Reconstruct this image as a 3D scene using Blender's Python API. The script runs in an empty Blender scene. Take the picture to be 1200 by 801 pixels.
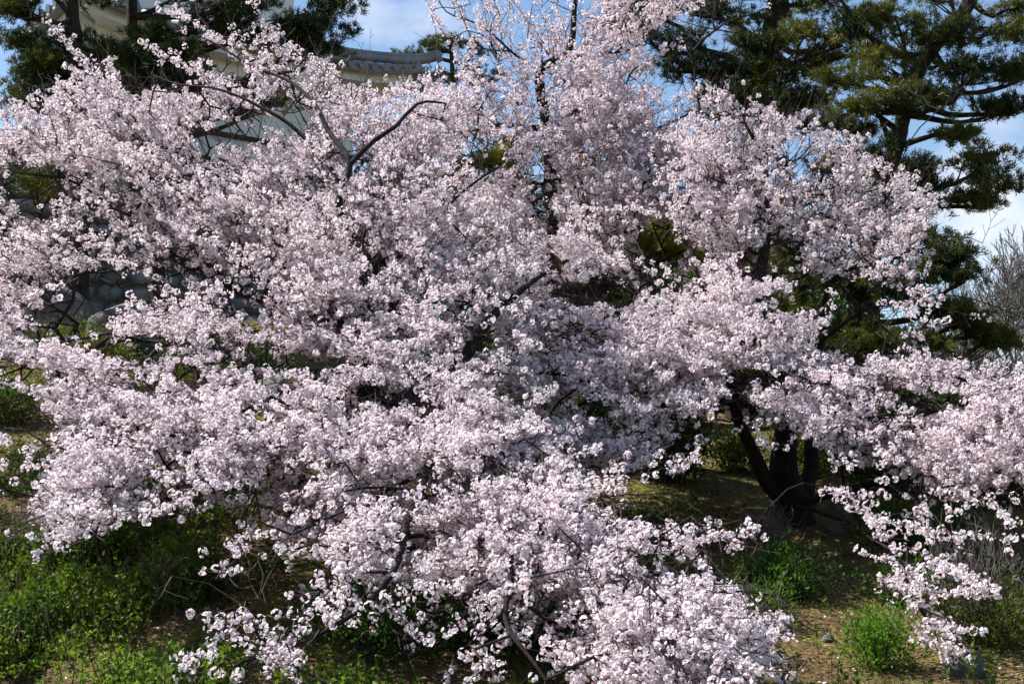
import bpy, math
import numpy as np
from mathutils import Vector

# ------------------------------------------------------------------ camera, sky, sun, exposure
S = bpy.context.scene
F = 1563.0                     # focal length in photograph pixels (1200 wide)
EYE = np.array([0.0, 0.0, 1.6])
PITCH = math.atan(160.0 / F)
cam = bpy.data.cameras.new('camera')
cam.sensor_width = 36.0
cam.lens = 36.0 * F / 1200.0
cam.clip_start = 0.05
cam.clip_end = 3000.0
camo = bpy.data.objects.new('camera', cam)
S.collection.objects.link(camo)
camo.location = EYE
camo.rotation_euler = (math.pi / 2 + PITCH, 0, 0)
S.camera = camo

SUN_EL, SUN_AZ = math.radians(52), math.radians(-72)      # azimuth clockwise from +Y
SUND = Vector((math.sin(SUN_AZ) * math.cos(SUN_EL), math.cos(SUN_AZ) * math.cos(SUN_EL), math.sin(SUN_EL)))
sun = bpy.data.lights.new('sun', 'SUN')
sun.energy = 5.0
sun.angle = math.radians(0.5)
sun.color = (1.0, 0.96, 0.885)
suno = bpy.data.objects.new('sun', sun)
S.collection.objects.link(suno)
suno.rotation_euler = SUND.to_track_quat('Z', 'Y').to_euler()
suno.location = (0, 0, 30)

W = bpy.data.worlds.new('World')
S.world = W
W.use_nodes = True
nt = W.node_tree
nt.nodes.clear()


def N(nt, t, **kw):
    n = nt.nodes.new(t)
    for k, v in kw.items():
        if k.startswith('i_'):
            n.inputs[k[2:].replace('_', ' ')].default_value = v
        else:
            setattr(n, k, v)
    return n


def pdir(px, py):
    u, v = (px - 600) / F, (400.5 - py) / F
    d = np.array([u, math.cos(PITCH) - v * math.sin(PITCH), math.sin(PITCH) + v * math.cos(PITCH)])
    return d / np.linalg.norm(d)


out = N(nt, 'ShaderNodeOutputWorld')
bg = N(nt, 'ShaderNodeBackground')
bg.inputs['Strength'].default_value = 0.078
sky = N(nt, 'ShaderNodeTexSky')
sky.sky_type = 'NISHITA'
sky.sun_disc = False
sky.sun_elevation = SUN_EL
sky.sun_rotation = SUN_AZ
sky.air_density = 1.0
sky.dust_density = 0.1
sky.ozone_density = 2.2
tc = N(nt, 'ShaderNodeTexCoord')
mp = N(nt, 'ShaderNodeMapping')
mp.inputs['Scale'].default_value = (1, 1, 1.7)
nt.links.new(tc.outputs['Generated'], mp.inputs['Vector'])
nz = N(nt, 'ShaderNodeTexNoise', i_Scale=7.0, i_Detail=9.0, i_Roughness=0.55)
nt.links.new(mp.outputs['Vector'], nz.inputs['Vector'])
acc = None
for (px, py, k, amp) in [(1170, 215, 900, 0.36), (1120, 160, 2500, 0.12), (450, 25, 1500, 0.20), (600, 60, 3000, 0.08), (1190, 330, 900, 0.10)]:
    d = pdir(px, py)
    dp = N(nt, 'ShaderNodeVectorMath', operation='DISTANCE')
    nt.links.new(tc.outputs['Generated'], dp.inputs[0])
    dp.inputs[1].default_value = tuple(d)
    sq = N(nt, 'ShaderNodeMath', operation='MULTIPLY'); nt.links.new(dp.outputs['Value'], sq.inputs[0]); nt.links.new(dp.outputs['Value'], sq.inputs[1])
    ng = N(nt, 'ShaderNodeMath', operation='MULTIPLY'); nt.links.new(sq.outputs[0], ng.inputs[0]); ng.inputs[1].default_value = -k / 4
    ex = N(nt, 'ShaderNodeMath', operation='EXPONENT'); nt.links.new(ng.outputs[0], ex.inputs[0])
    am = N(nt, 'ShaderNodeMath', operation='MULTIPLY'); nt.links.new(ex.outputs[0], am.inputs[0]); am.inputs[1].default_value = amp
    if acc is None:
        acc = am
    else:
        ad = N(nt, 'ShaderNodeMath', operation='ADD'); nt.links.new(acc.outputs[0], ad.inputs[0]); nt.links.new(am.outputs[0], ad.inputs[1]); acc = ad
ad = N(nt, 'ShaderNodeMath', operation='ADD'); nt.links.new(acc.outputs[0], ad.inputs[0]); nt.links.new(nz.outputs['Fac'], ad.inputs[1])
cr = N(nt, 'ShaderNodeValToRGB')
cr.color_ramp.elements[0].position = 0.70; cr.color_ramp.elements[0].color = (0, 0, 0, 1)
cr.color_ramp.elements[1].position = 0.98; cr.color_ramp.elements[1].color = (1, 1, 1, 1)
nt.links.new(ad.outputs[0], cr.inputs[0])
mx = N(nt, 'ShaderNodeMixRGB')
nt.links.new(cr.outputs['Color'], mx.inputs['Fac'])
nt.links.new(sky.outputs['Color'], mx.inputs['Color1'])
mx.inputs['Color2'].default_value = (6.6, 6.6, 7.0, 1)
nt.links.new(mx.outputs['Color'], bg.inputs['Color'])
nt.links.new(bg.outputs[0], out.inputs['Surface'])

vs = S.view_settings
vs.view_transform = 'Standard'
vs.look = 'None'
vs.exposure = 1.1
vs.gamma = 1.0
vs.use_curve_mapping = False
S.render.engine = 'CYCLES'
S.cycles.max_bounces = 8
S.cycles.diffuse_bounces = 4
S.cycles.transmission_bounces = 5
S.cycles.transparent_max_bounces = 4

rng = np.random.default_rng(11)

# ------------------------------------------------------------------ helpers


def P(px, py, Y):
    """point at world distance Y (along +y) seen at photograph pixel (px, py)"""
    d = pdir(px, py)
    return EYE + d * (Y / d[1])


def proj(p):
    p = np.asarray(p) - EYE
    c, s = math.cos(PITCH), math.sin(PITCH)
    f = p[..., 1] * c + p[..., 2] * s
    up = -p[..., 1] * s + p[..., 2] * c
    f = np.where(np.abs(f) < 1e-6, 1e-6, f)
    return 600 + F * p[..., 0] / f, 400.5 - F * up / f


def sstep(a, b, x):
    t = np.clip((x - a) / (b - a), 0, 1)
    return t * t * (3 - 2 * t)


_h = rng.random((64, 64, 16))


def vnoise(p):
    """cheap 3D value noise, p (...,3) -> 0..1"""
    p = np.asarray(p, float)
    i = np.floor(p).astype(int)
    f = p - i
    f = f * f * (3 - 2 * f)
    r = 0
    for dx in (0, 1):
        for dy in (0, 1):
            for dz in (0, 1):
                w = (f[..., 0] if dx else 1 - f[..., 0]) * (f[..., 1] if dy else 1 - f[..., 1]) * (f[..., 2] if dz else 1 - f[..., 2])
                r = r + w * _h[(i[..., 0] + dx) % 64, (i[..., 1] + dy) % 64, (i[..., 2] + dz) % 16]
    return r


def fbm(p, o=3):
    a, s, t = 0.5, 0, 0
    p = np.asarray(p, float)
    for k in range(o):
        s = s + a * vnoise(p * (2 ** k) + 7.3 * k)
        t += a
        a *= 0.5
    return s / t


def height(x, y):
    x = np.asarray(x, float); y = np.asarray(y, float)
    L = np.interp(y, [-50, 4, 8, 12, 18, 22, 27, 40, 90, 700], [0, 0, .37, 1.55, 3.1, 4.2, 4.7, 4.7, 1.0, 0])
    R = np.interp(y, [-50, 4, 8, 10, 13, 17, 22, 30, 45, 90, 700], [0, 0, .32, .6, 1.1, 2.0, 2.7, 2.7, 1.6, 0.2, 0])
    w = sstep(3.0, -5.0, x)
    h = R * (1 - w) + L * w
    # the bank also falls away towards the far right
    h = h - sstep(4.5, 12, x) * np.clip(h - 0.6, 0, None) * 0.55
    q = np.stack([x * .55, y * .55, x * 0 + 1.5], -1)
    q2 = np.stack([x * 2.1, y * 2.1, x * 0 + 5.5], -1)
    near = sstep(60, 30, np.abs(y)) * sstep(3, 6, y)
    return h + near * ((fbm(q) - .5) * .38 + (fbm(q2) - .5) * .10)


def unit(v):
    n = np.linalg.norm(v, axis=-1, keepdims=True)
    return v / np.maximum(n, 1e-9)


def link(o, parent=None):
    S.collection.objects.link(o)
    if parent is not None:
        o.parent = parent
    return o


def mesh_np(name, verts, faces, mat, parent=None, col=None, smooth=False):
    """verts (n,3), faces (m,nside)"""
    verts = np.ascontiguousarray(verts, dtype=np.float32)
    faces = np.ascontiguousarray(faces, dtype=np.int32)
    me = bpy.data.meshes.new(name)
    me.vertices.add(len(verts))
    me.vertices.foreach_set('co', verts.ravel())
    me.loops.add(faces.size)
    me.loops.foreach_set('vertex_index', faces.ravel())
    me.polygons.add(len(faces))
    me.polygons.foreach_set('loop_start', np.arange(0, faces.size, faces.shape[1], dtype=np.int32))
    if smooth:
        me.polygons.foreach_set('use_smooth', np.ones(len(faces), dtype=bool))
    me.update(calc_edges=True)
    if col is not None:
        a = me.color_attributes.new('col', 'FLOAT_COLOR', 'POINT')
        c = np.ones((len(verts), 4), dtype=np.float32)
        c[:, :3] = col
        a.data.foreach_set('color', c.ravel())
    me.materials.append(mat)
    o = bpy.data.objects.new(name, me)
    return link(o, parent)


def mesh_py(name, verts, faces, mat, parent=None, smooth=False):
    me = bpy.data.meshes.new(name)
    me.from_pydata([tuple(v) for v in verts], [], faces)
    me.update()
    if smooth:
        for p in me.polygons:
            p.use_smooth = True
    me.materials.append(mat)
    o = bpy.data.objects.new(name, me)
    return link(o, parent)


def tag(o, label=None, cat=None, group=None, kind=None):
    if label: o['label'] = label
    if cat: o['category'] = cat
    if group: o['group'] = group
    if kind: o['kind'] = kind
    return o


def empty(name, loc, label, cat, group=None):
    o = bpy.data.objects.new(name, None)
    o.empty_display_size = 0.3
    o.location = [float(a) for a in loc]
    link(o)
    return tag(o, label, cat, group)


# ------------------------------------------------------------------ materials

def mat_new(name):
    m = bpy.data.materials.new(name)
    m.use_nodes = True
    m.node_tree.nodes.clear()
    return m, m.node_tree


def mat_leaf(name, trans=0.35, rough=0.6, tint=(1, 1, 1), spec=0.3, tmul=(1, 1, 1)):
    """leaf or petal: colour from the 'col' attribute, some light passes through"""
    m, t = mat_new(name)
    o = N(t, 'ShaderNodeOutputMaterial')
    at = N(t, 'ShaderNodeAttribute', attribute_name='col')
    mu = N(t, 'ShaderNodeMixRGB', blend_type='MULTIPLY'); mu.inputs['Fac'].default_value = 1
    mu.inputs['Color2'].default_value = (*tint, 1)
    t.links.new(at.outputs['Color'], mu.inputs['Color1'])
    b = N(t, 'ShaderNodeBsdfPrincipled')
    b.inputs['Roughness'].default_value = rough
    b.inputs['Specular IOR Level'].default_value = spec
    t.links.new(mu.outputs['Color'], b.inputs['Base Color'])
    tr = N(t, 'ShaderNodeBsdfTranslucent')
    m2 = N(t, 'ShaderNodeMixRGB', blend_type='MULTIPLY'); m2.inputs['Fac'].default_value = 1
    m2.inputs['Color2'].default_value = (*tmul, 1)
    t.links.new(mu.outputs['Color'], m2.inputs['Color1'])
    t.links.new(m2.outputs['Color'], tr.inputs['Color'])
    ms = N(t, 'ShaderNodeMixShader'); ms.inputs['Fac'].default_value = trans
    t.links.new(b.outputs[0], ms.inputs[1]); t.links.new(tr.outputs[0], ms.inputs[2])
    t.links.new(ms.outputs[0], o.inputs['Surface'])
    return m


def mat_noise(name, cols, scale=3.0, detail=8, rough=0.9, bump=0.3, bscale=30.0, stretch=(1, 1, 1), pos=None, spec=0.2, dist=0.02):
    m, t = mat_new(name)
    o = N(t, 'ShaderNodeOutputMaterial')
    tc = N(t, 'ShaderNodeTexCoord')
    mp = N(t, 'ShaderNodeMapping'); mp.inputs['Scale'].default_value = stretch
    t.links.new(tc.outputs['Object'], mp.inputs['Vector'])
    n = N(t, 'ShaderNodeTexNoise', i_Scale=scale, i_Detail=detail, i_Roughness=0.65)
    t.links.new(mp.outputs[0], n.inputs['Vector'])
    r = N(t, 'ShaderNodeValToRGB')
    e = r.color_ramp.elements
    k = len(cols)
    pos = pos or [0.3 + 0.4 * i / max(k - 1, 1) for i in range(k)]
    e[0].position, e[0].color = pos[0], (*cols[0], 1)
    e[1].position, e[1].color = pos[-1], (*cols[-1], 1)
    for i in range(1, k - 1):
        q = e.new(pos[i]); q.color = (*cols[i], 1)
    t.links.new(n.outputs['Fac'], r.inputs[0])
    b = N(t, 'ShaderNodeBsdfPrincipled')
    b.inputs['Roughness'].default_value = rough
    b.inputs['Specular IOR Level'].default_value = spec
    t.links.new(r.outputs[0], b.inputs['Base Color'])
    n2 = N(t, 'ShaderNodeTexNoise', i_Scale=bscale, i_Detail=6.0, i_Roughness=0.7)
    t.links.new(mp.outputs[0], n2.inputs['Vector'])
    bp = N(t, 'ShaderNodeBump'); bp.inputs['Strength'].default_value = bump; bp.inputs['Distance'].default_value = dist
    t.links.new(n2.outputs['Fac'], bp.inputs['Height'])
    t.links.new(bp.outputs[0], b.inputs['Normal'])
    t.links.new(b.outputs[0], o.inputs['Surface'])
    return m


M_petal = mat_leaf('petal', trans=0.42, rough=0.8, spec=0.05, tmul=(1.0, .98, 1.0))
M_leaf = mat_leaf('green_leaf', trans=0.35, rough=0.6, spec=0.15, tmul=(1.2, 1.3, .6))
M_needle = mat_leaf('pine_needle', trans=0.22, rough=0.55, spec=0.25, tmul=(1.2, 1.2, .6))
M_grass = mat_leaf('grass_blade', trans=0.25, rough=0.7, spec=0.2)
M_bark = mat_noise('cherry_bark', [(.010, .007, .007), (.022, .016, .015), (.050, .040, .037)], 9, 8, .85, .9, 26, (1, 1, .6), [.3, .55, .8], dist=.03)
M_twig = mat_noise('twig_bark', [(.035, .022, .022), (.09, .06, .055)], 6, 5, .8, .2)
M_pbark = mat_noise('pine_bark', [(.015, .011, .009), (.05, .035, .028), (.13, .10, .085)], 5, 8, .9, 1.0, 12, (1, 1, .35), [.3, .55, .8], dist=.06)
M_gbark = mat_noise('grey_bark', [(.09, .08, .075), (.20, .18, .165)], 4, 5, .9, .2)
M_dry = mat_noise('dry_stem', [(.10, .075, .05), (.26, .22, .16)], 6, 4, .9, .2)
M_rock = mat_noise('rock', [(.045, .045, .045), (.12, .12, .115), (.23, .22, .20)], 2.3, 10, .9, .9, 9, (1, 1, 1), [.28, .5, .75], dist=.05)
M_stone = mat_noise('wall_stone', [(.10, .10, .10), (.22, .22, .215), (.34, .33, .31)], 1.1, 9, .9, .7, 7, (1, 1, 1), [.3, .52, .75], dist=.05)
M_plaster = mat_noise('white_plaster', [(.66, .67, .68), (.80, .80, .79)], .8, 9, .8, .06, 20)
M_tile = mat_noise('roof_tile', [(.10, .105, .115), (.20, .205, .215), (.30, .30, .30)], 2, 9, .55, .15, 20, (1, 1, 1), [.3, .5, .75], spec=.4)
M_wood = mat_noise('dark_wood', [(.03, .024, .02), (.07, .055, .045)], 5, 6, .8, .2, 20, (1, 1, 4))


def mat_ground():
    m, t = mat_new('bank_soil')
    o = N(t, 'ShaderNodeOutputMaterial')
    tc = N(t, 'ShaderNodeTexCoord')
    b = N(t, 'ShaderNodeBsdfPrincipled'); b.inputs['Roughness'].default_value = .95; b.inputs['Specular IOR Level'].default_value = .1

    def noise(s, d=8, off=0):
        mp = N(t, 'ShaderNodeMapping'); mp.inputs['Location'].default_value = (off, off * 2, 0)
        t.links.new(tc.outputs['Object'], mp.inputs[0])
        n = N(t, 'ShaderNodeTexNoise', i_Scale=s, i_Detail=d, i_Roughness=.68)
        t.links.new(mp.outputs[0], n.inputs['Vector'])
        return n

    def ramp(src, a, b_):
        r = N(t, 'ShaderNodeMapRange'); r.inputs['From Min'].default_value = a; r.inputs['From Max'].default_value = b_
        t.links.new(src, r.inputs['Value'])
        return r.outputs[0]

    def mix(f, c1, c2):
        x = N(t, 'ShaderNodeMixRGB'); t.links.new(f, x.inputs['Fac'])
        for s, c in ((x.inputs['Color1'], c1), (x.inputs['Color2'], c2)):
            if isinstance(c, tuple): s.default_value = (*c, 1)
            else: t.links.new(c, s)
        return x.outputs[0]
    c = mix(ramp(noise(1.1, 9).outputs['Fac'], .42, .56), (.19, .12, .062), (.20, .195, .045))
    c = mix(ramp(noise(2.7, 9, 4).outputs['Fac'], .52, .66), c, (.25, .145, .08))
    c = mix(ramp(noise(9, 9, 9).outputs['Fac'], .52, .72), c, (.20, .195, .05))
    c = mix(ramp(noise(38, 6, 2).outputs['Fac'], .44, .60), c, (.028, .020, .013))
    c = mix(ramp(noise(60, 4, 7).outputs['Fac'], .60, .72), c, (.24, .18, .11))
    t.links.new(c, b.inputs['Base Color'])
    bp = N(t, 'ShaderNodeBump'); bp.inputs['Strength'].default_value = .9; bp.inputs['Distance'].default_value = .05
    t.links.new(noise(22, 8, 3).outputs['Fac'], bp.inputs['Height'])
    t.links.new(bp.outputs[0], b.inputs['Normal'])
    t.links.new(b.outputs[0], o.inputs['Surface'])
    return m


# ------------------------------------------------------------------ ground sheet
xs = np.unique(np.concatenate([np.linspace(-500, -60, 12), np.linspace(-60, -14, 24), np.arange(-14, 14, .13), np.linspace(14, 60, 24), np.linspace(60, 500, 12)]))
ys = np.unique(np.concatenate([np.linspace(-60, 4, 12), np.arange(4, 30, .13), np.linspace(30, 100, 40), np.linspace(100, 900, 16)]))
gx, gy = np.meshgrid(xs, ys)
gz = height(gx, gy)
gv = np.stack([gx, gy, gz], -1).reshape(-1, 3)
nx, ny = len(xs), len(ys)
ii = (np.arange(ny - 1)[:, None] * nx + np.arange(nx - 1)[None]).ravel()
gf = np.stack([ii, ii + 1, ii + 1 + nx, ii + nx], -1)
g = mesh_np('ground', gv, gf, mat_ground(), smooth=True)
tag(g, 'mossy brown bank of soil and pine litter rising towards the castle wall', 'ground', kind='structure')

# ------------------------------------------------------------------ tubes


def tube_path(pts, rad, sides=8, rough=0.0, seed=0):
    """continuous tapered tube along pts; returns verts, quad faces"""
    pts = np.asarray(pts, float)
    n = len(pts)
    t = np.gradient(pts, axis=0)
    t = unit(t)
    ref = np.array([0.31, 0.2, 0.93])
    a = unit(np.cross(t, ref))
    b = np.cross(t, a)
    ang = np.linspace(0, 2 * math.pi, sides, endpoint=False)
    rr = np.asarray(rad, float)[:, None] * np.ones(sides)
    if rough:
        q = np.stack([np.cos(ang)[None] * 1.6 + seed + 0 * rr, np.sin(ang)[None] * 1.6 + 0 * rr, np.arange(n)[:, None] * .55 + 0 * rr], -1)
        rr = rr * (1 + rough * (vnoise(q + 20) - .5) * 2)
    v = pts[:, None] + rr[..., None] * (np.cos(ang)[None, :, None] * a[:, None] + np.sin(ang)[None, :, None] * b[:, None])
    v = v.reshape(-1, 3)
    i = np.arange(n - 1)[:, None] * sides
    j = np.arange(sides)[None]
    jn = (j + 1) % sides
    f = np.stack([i + j, i + jn, i + sides + jn, i + sides + j], -1).reshape(-1, 4)
    return v, f


def join(parts):
    vs_, fs_, o = [], [], 0
    for v, f in parts:
        vs_.append(v); fs_.append(f + o); o += len(v)
    return np.concatenate(vs_), np.concatenate(fs_)


def smooth_path(pts, step=.12, wob=0.0, seed=0):
    """Catmull-Rom resample"""
    pts = np.asarray(pts, float)
    n = len(pts)
    ext = np.vstack([2 * pts[0] - pts[1], pts, 2 * pts[-1] - pts[-2]])
    out_ = []
    par = []
    for k in range(n - 1):
        p0, p1, p2, p3 = ext[k:k + 4]
        m = max(2, int(np.linalg.norm(p2 - p1) / step))
        for s in np.arange(m) / m:
            out_.append(.5 * ((2 * p1) + (-p0 + p2) * s + (2 * p0 - 5 * p1 + 4 * p2 - p3) * s * s + (-p0 + 3 * p1 - 3 * p2 + p3) * s ** 3))
            par.append(k + s)
    out_.append(pts[-1]); par.append(n - 1)
    out_ = np.array(out_); par = np.array(par)
    if wob:
        q = np.stack([out_[:, 0] * 2 + seed, out_[:, 1] * 2, out_[:, 2] * 2], -1)
        d = np.stack([vnoise(q), vnoise(q + 9.1), vnoise(q + 17.7)], -1) - .5
        e = np.minimum(1, np.minimum(par, 1.0))[:, None]
        out_ = out_ + d * wob * 2 * e
    return out_, par


def edge_tubes(A, B, ra, rb, sides=4):
    """many separate tapered prisms A->B"""
    A = np.asarray(A, float); B = np.asarray(B, float)
    t = unit(B - A)
    ref = np.tile([0.31, 0.2, 0.93], (len(A), 1))
    a = unit(np.cross(t, ref)); b = np.cross(t, a)
    B = B + t * (np.asarray(rb)[:, None] * .6)
    ang = np.linspace(0, 2 * math.pi, sides, endpoint=False)
    off = np.cos(ang)[None, :, None] * a[:, None] + np.sin(ang)[None, :, None] * b[:, None]
    va = A[:, None] + off * np.asarray(ra)[:, None, None]
    vb = B[:, None] + off * np.asarray(rb)[:, None, None]
    v = np.concatenate([va, vb], 1).reshape(-1, 3)
    i = (np.arange(len(A)) * 2 * sides)[:, None]
    j = np.arange(sides)[None]; jn = (j + 1) % sides
    f = np.stack([i + j, i + jn, i + sides + jn, i + sides + j], -1).reshape(-1, 4)
    return v, f


def basis(n, rng):
    """orthonormal frames for directions n (m,3) with random roll"""
    r = unit(rng.normal(size=n.shape))
    a = unit(np.cross(n, r))
    b = np.cross(n, a)
    return a, b


# ------------------------------------------------------------------ blossom
PET_ANG = np.arange(5) * 2 * math.pi / 5


def florets(C, Nrm, size, rng, tone):
    """C centres, Nrm facing directions, size radius (m,), tone 0..1 (m,). 5 separate cupped petals each"""
    m = len(C)
    a, b = basis(Nrm, rng)
    cup = rng.uniform(.10, .50, m)
    cup = np.where(rng.random(m) < .12, rng.uniform(1.2, 1.7, m), cup)     # half closed
    V = np.empty((m, 5, 4, 3))
    c0 = np.array([1.0, 1.0, 1.0])
    jit = rng.uniform(-.12, .12, (m, 5))
    for k in range(5):
        th = PET_ANG[k] + jit[:, k]
        r = (np.cos(th)[:, None] * a + np.sin(th)[:, None] * b)
        s = (-np.sin(th)[:, None] * a + np.cos(th)[:, None] * b)
        ck = cup * rng.uniform(.7, 1.3, m)
        cc, sc_ = np.cos(ck)[:, None], np.sin(ck)[:, None]
        L = (size * rng.uniform(.85, 1.1, m))[:, None]
        w = L * .56
        d = r * cc + Nrm * sc_
        V[:, k, 0] = C + d * L * .04
        V[:, k, 1] = C + d * L * .62 + s * w + Nrm * L * .10
        V[:, k, 2] = C + d * L * 1.0 + Nrm * L * rng.uniform(-.05, .12, (m, 1))
        V[:, k, 3] = C + d * L * .62 - s * w + Nrm * L * .10
    base = np.array([.85, .66, .73]); mid = np.array([.925, .895, .905]); tip = np.array([.93, .91, .918])
    col = np.empty((m, 5, 4, 3))
    tn = tone[:, None, None]
    col[:, :, 0] = base * (1 - .2 * tn) 
    for q, cc_ in ((1, mid), (2, tip), (3, mid)):
        pink = np.array([.88, .76, .82])
        col[:, :, q] = cc_ * (1 - tn) + pink * tn
    col *= rng.uniform(.90, 1.03, (m, 1, 1, 1))
    f = np.arange(m * 20).reshape(-1, 4)
    return V.reshape(-1, 3), f, np.clip(col.reshape(-1, 3), 0, .93)


def umbels(A, dirs, n_f, size, rng, tone, ped=.0245):
    """bunches of florets round anchor points A"""
    m = len(A)
    k = rng.integers(n_f[0], n_f[1] + 1, m)
    idx = np.repeat(np.arange(m), k)
    d = unit(rng.normal(size=(len(idx), 3)) + np.array([0, -.15, -.05]))
    big = rng.uniform(.75, 1.25, m)[idx]
    C = A[idx] + d * (ped * big * rng.uniform(.8, 1.1, len(idx)))[:, None]
    nr = unit(d + .22 * rng.normal(size=d.shape))
    return C, nr, idx


# coverage of the bloom over the frame, 50 px cells, 0..9
GRID = """
010061200000445786500000
366536899433899998731000
699987899999999998788662
999996899999999999998963
787899999999999999999886
877888999999999999799998
876356899999988649875787
855888878987999999862330
998887677788799999999767
798888877698745677788779
389998899999886432457999
299776889999983100124687
064427899999996762004441
000013678889998530002761
000014455445689996000440
000024321235468998200120
""".split()
GRID[0] = "100061200046557875000000"
GRID[1] = "366537899424899997310000"
GRID[2] = "699987899999999987765200"
GRID[3] = "999996899999999999876200"
GRID[4] = "767899999999999999888640"
GRID[5] = "877888999999999999788850"
GRID[6] = "873456899999989469845760"
GRID[7] = "855888878987999999862340"
GRID[8] = "998898889899899999987763"
GRID[9] = "799999897799978877998899"
GRID[10] = "289999999999999742568999"
GRID[11] = "199866889999984100233587"
GRID[12] = "185321788999999675204431"
GRID[13] = "000001347888998741002662"
GRID[14] = "000014455444468998500350"
GRID[15] = "000024432232368998200120"
GD = np.array([[int(c) for c in r] for r in GRID], float)


def dens0(px, py):
    u = np.clip(np.asarray(px) / 50 - .5, -1.5, 24.5); v = np.clip(np.asarray(py) / 50 - .5, -1.5, 16.5)
    # outside the frame the crown carries on for a little
    i = np.floor(u).astype(int); j = np.floor(v).astype(int)
    fu, fv = u - i, v - j
    g_ = lambda a, b: GD[np.clip(b, 0, 15), np.clip(a, 0, 23)]
    return (g_(i, j) * (1 - fu) * (1 - fv) + g_(i + 1, j) * fu * (1 - fv) + g_(i, j + 1) * (1 - fu) * fv + g_(i + 1, j + 1) * fu * fv)


# openings in the crowns where something behind shows: x, y, half width, half height, how open
GAPS = np.array([(20, 65, 45, 50, 1), (858, 48, 66, 52, 1), (935, 92, 60, 40, 1), (1010, 120, 50, 42, 1), (870, 112, 26, 10, .7), (1060, 165, 40, 34, 1), (100, 45, 34, 35, .8), (172, 72, 36, 36, .97), (205, 88, 26, 18, .7), (345, 12, 70, 20, 1), (400, 25, 50, 45, 1), (440, 45, 60, 30, 1), (440, 84, 60, 15, .9),
    (298, 128, 24, 16, .85), (338, 132, 26, 22, .95), (268, 158, 40, 15, .9), (40, 215, 36, 24, .95), (112, 332, 30, 17, .95), (165, 352, 22, 8, .5), (205, 292, 22, 8, .6),
    (85, 378, 52, 24, .85), (152, 405, 42, 14, .75), (226, 440, 18, 18, .95), (170, 452, 22, 9, .9), (250, 405, 18, 10, .5), (316, 407, 16, 8, .8), (360, 426, 44, 7, .8), (310, 447, 20, 8, .9),
    (8, 465, 42, 45, 1), (45, 500, 22, 20, .9), (424, 440, 7, 24, .7), (448, 466, 24, 11, .9), (310, 486, 24, 9, .85), (228, 516, 24, 9, .7), (190, 572, 30, 14, .6), (345, 560, 25, 12, .6), (390, 540, 18, 10, .5),
    (702, 342, 54, 17, .97), (652, 300, 9, 22, .7), (780, 282, 28, 20, .92), (600, 465, 26, 10, .6), (690, 478, 30, 12, .6), (560, 398, 12, 14, .85), (545, 430, 12, 12, .85), (535, 362, 18, 10, .6), (750, 512, 30, 12, .6), (1128, 290, 38, 75, 1), (1150, 400, 60, 26, .9),
    (848, 535, 72, 40, 1), (800, 572, 60, 34, 1), (900, 565, 95, 48, 1), (862, 470, 14, 38, .8), (905, 305, 36, 22, .85), (945, 345, 28, 24, .8), (1012, 398, 42, 22, .97), (1000, 345, 26, 18, .6), (1085, 472, 42, 12, .95),
    (890, 442, 22, 10, .8), (925, 172, 22, 14, .6), (948, 195, 24, 16, .75), (565, 182, 32, 20, .85), (615, 200, 16, 12, .6), (780, 132, 24, 14, .75), (745, 95, 25, 14, .5), (800, 65, 40, 45, .95), (640, 120, 20, 30, .4),
    (430, 300, 10, 45, .7), (412, 185, 10, 22, .8), (640, 230, 11, 60, .7), (885, 662, 48, 22, 1), (912, 706, 30, 16, 1), (935, 755, 26, 16, .9), (455, 705, 34, 16, .6), (560, 735, 26, 20, .6), (960, 780, 30, 30, 1), (800, 668, 34, 9, .8), (480, 740, 90, 34, .45), (330, 690, 40, 40, .5), (200, 655, 60, 34, 1), (125, 665, 60, 34, 1), (240, 620, 26, 14, .5), (500, 560, 22, 12, .5),
    (705, 588, 30, 8, .6), (790, 600, 70, 13, .9), (780, 650, 60, 12, .9), (480, 650, 18, 14, .6), (560, 640, 16, 12, .5), (620, 690, 20, 12, .5), (660, 540, 30, 12, .5), (120, 250, 26, 14, .5), (60, 330, 20, 16, .5)], float)


def dens(px, py):
    px = np.asarray(px, float); py = np.asarray(py, float)
    d = dens0(px, py)
    d = d * (1 - .45 * sstep(940, 990, px) * sstep(545, 590, py))
    wx = 14 * np.sin(py * .11 + px * .02); wy = 8 * np.sin(px * .13 + py * .03)
    for (x, y, rx, ry, k) in GAPS:
        q = ((px + wx * .6 - x) / rx) ** 2 + ((py + wy * .6 - y) / ry) ** 2
        d = d * (1 - k * sstep(1.35, .75, q))
    return d


def owner(px, py):
    """which tree a sprig belongs to: probabilities for front (A), middle back (B), right (C)"""
    px = np.asarray(px, float); py = np.asarray(py, float)
    edgeAC = np.interp(py, [0, 300, 430, 540, 600, 800], [640, 600, 590, 640, 860, 960])
    a = sstep(edgeAC + 55, edgeAC - 55, px)
    topB = sstep(470, 560, px) * sstep(850, 760, px) * sstep(330, 240, py)
    a = a * (1 - topB)
    b = topB
    c = np.clip(1 - a - b, 0, 1)
    a = a * (1 - sstep(395, 430, px) * sstep(85, 60, py))
    c = c * sstep(500, 560, px)
    return np.stack([a, b, c], -1)


def depthA(px, py):
    d = np.interp(py, [0, 100, 300, 450, 600, 720, 830], [12.8, 12.3, 10.9, 9.7, 8.3, 7.4, 7.0])
    return d + .9 * ((px - 430) / 430.) ** 2 * sstep(500, 200, py) - 0.3 * sstep(500, 900, px)


def depthB(px, py):
    return np.interp(py, [0, 350], [15.0, 14.0]) + 0 * px


def depthC(px, py):
    d = np.interp(py, [50, 250, 420, 560, 640, 760], [14.2, 13.2, 11.6, 10.7, 9.4, 8.6])
    return d - .4 * sstep(950, 1200, px)


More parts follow.
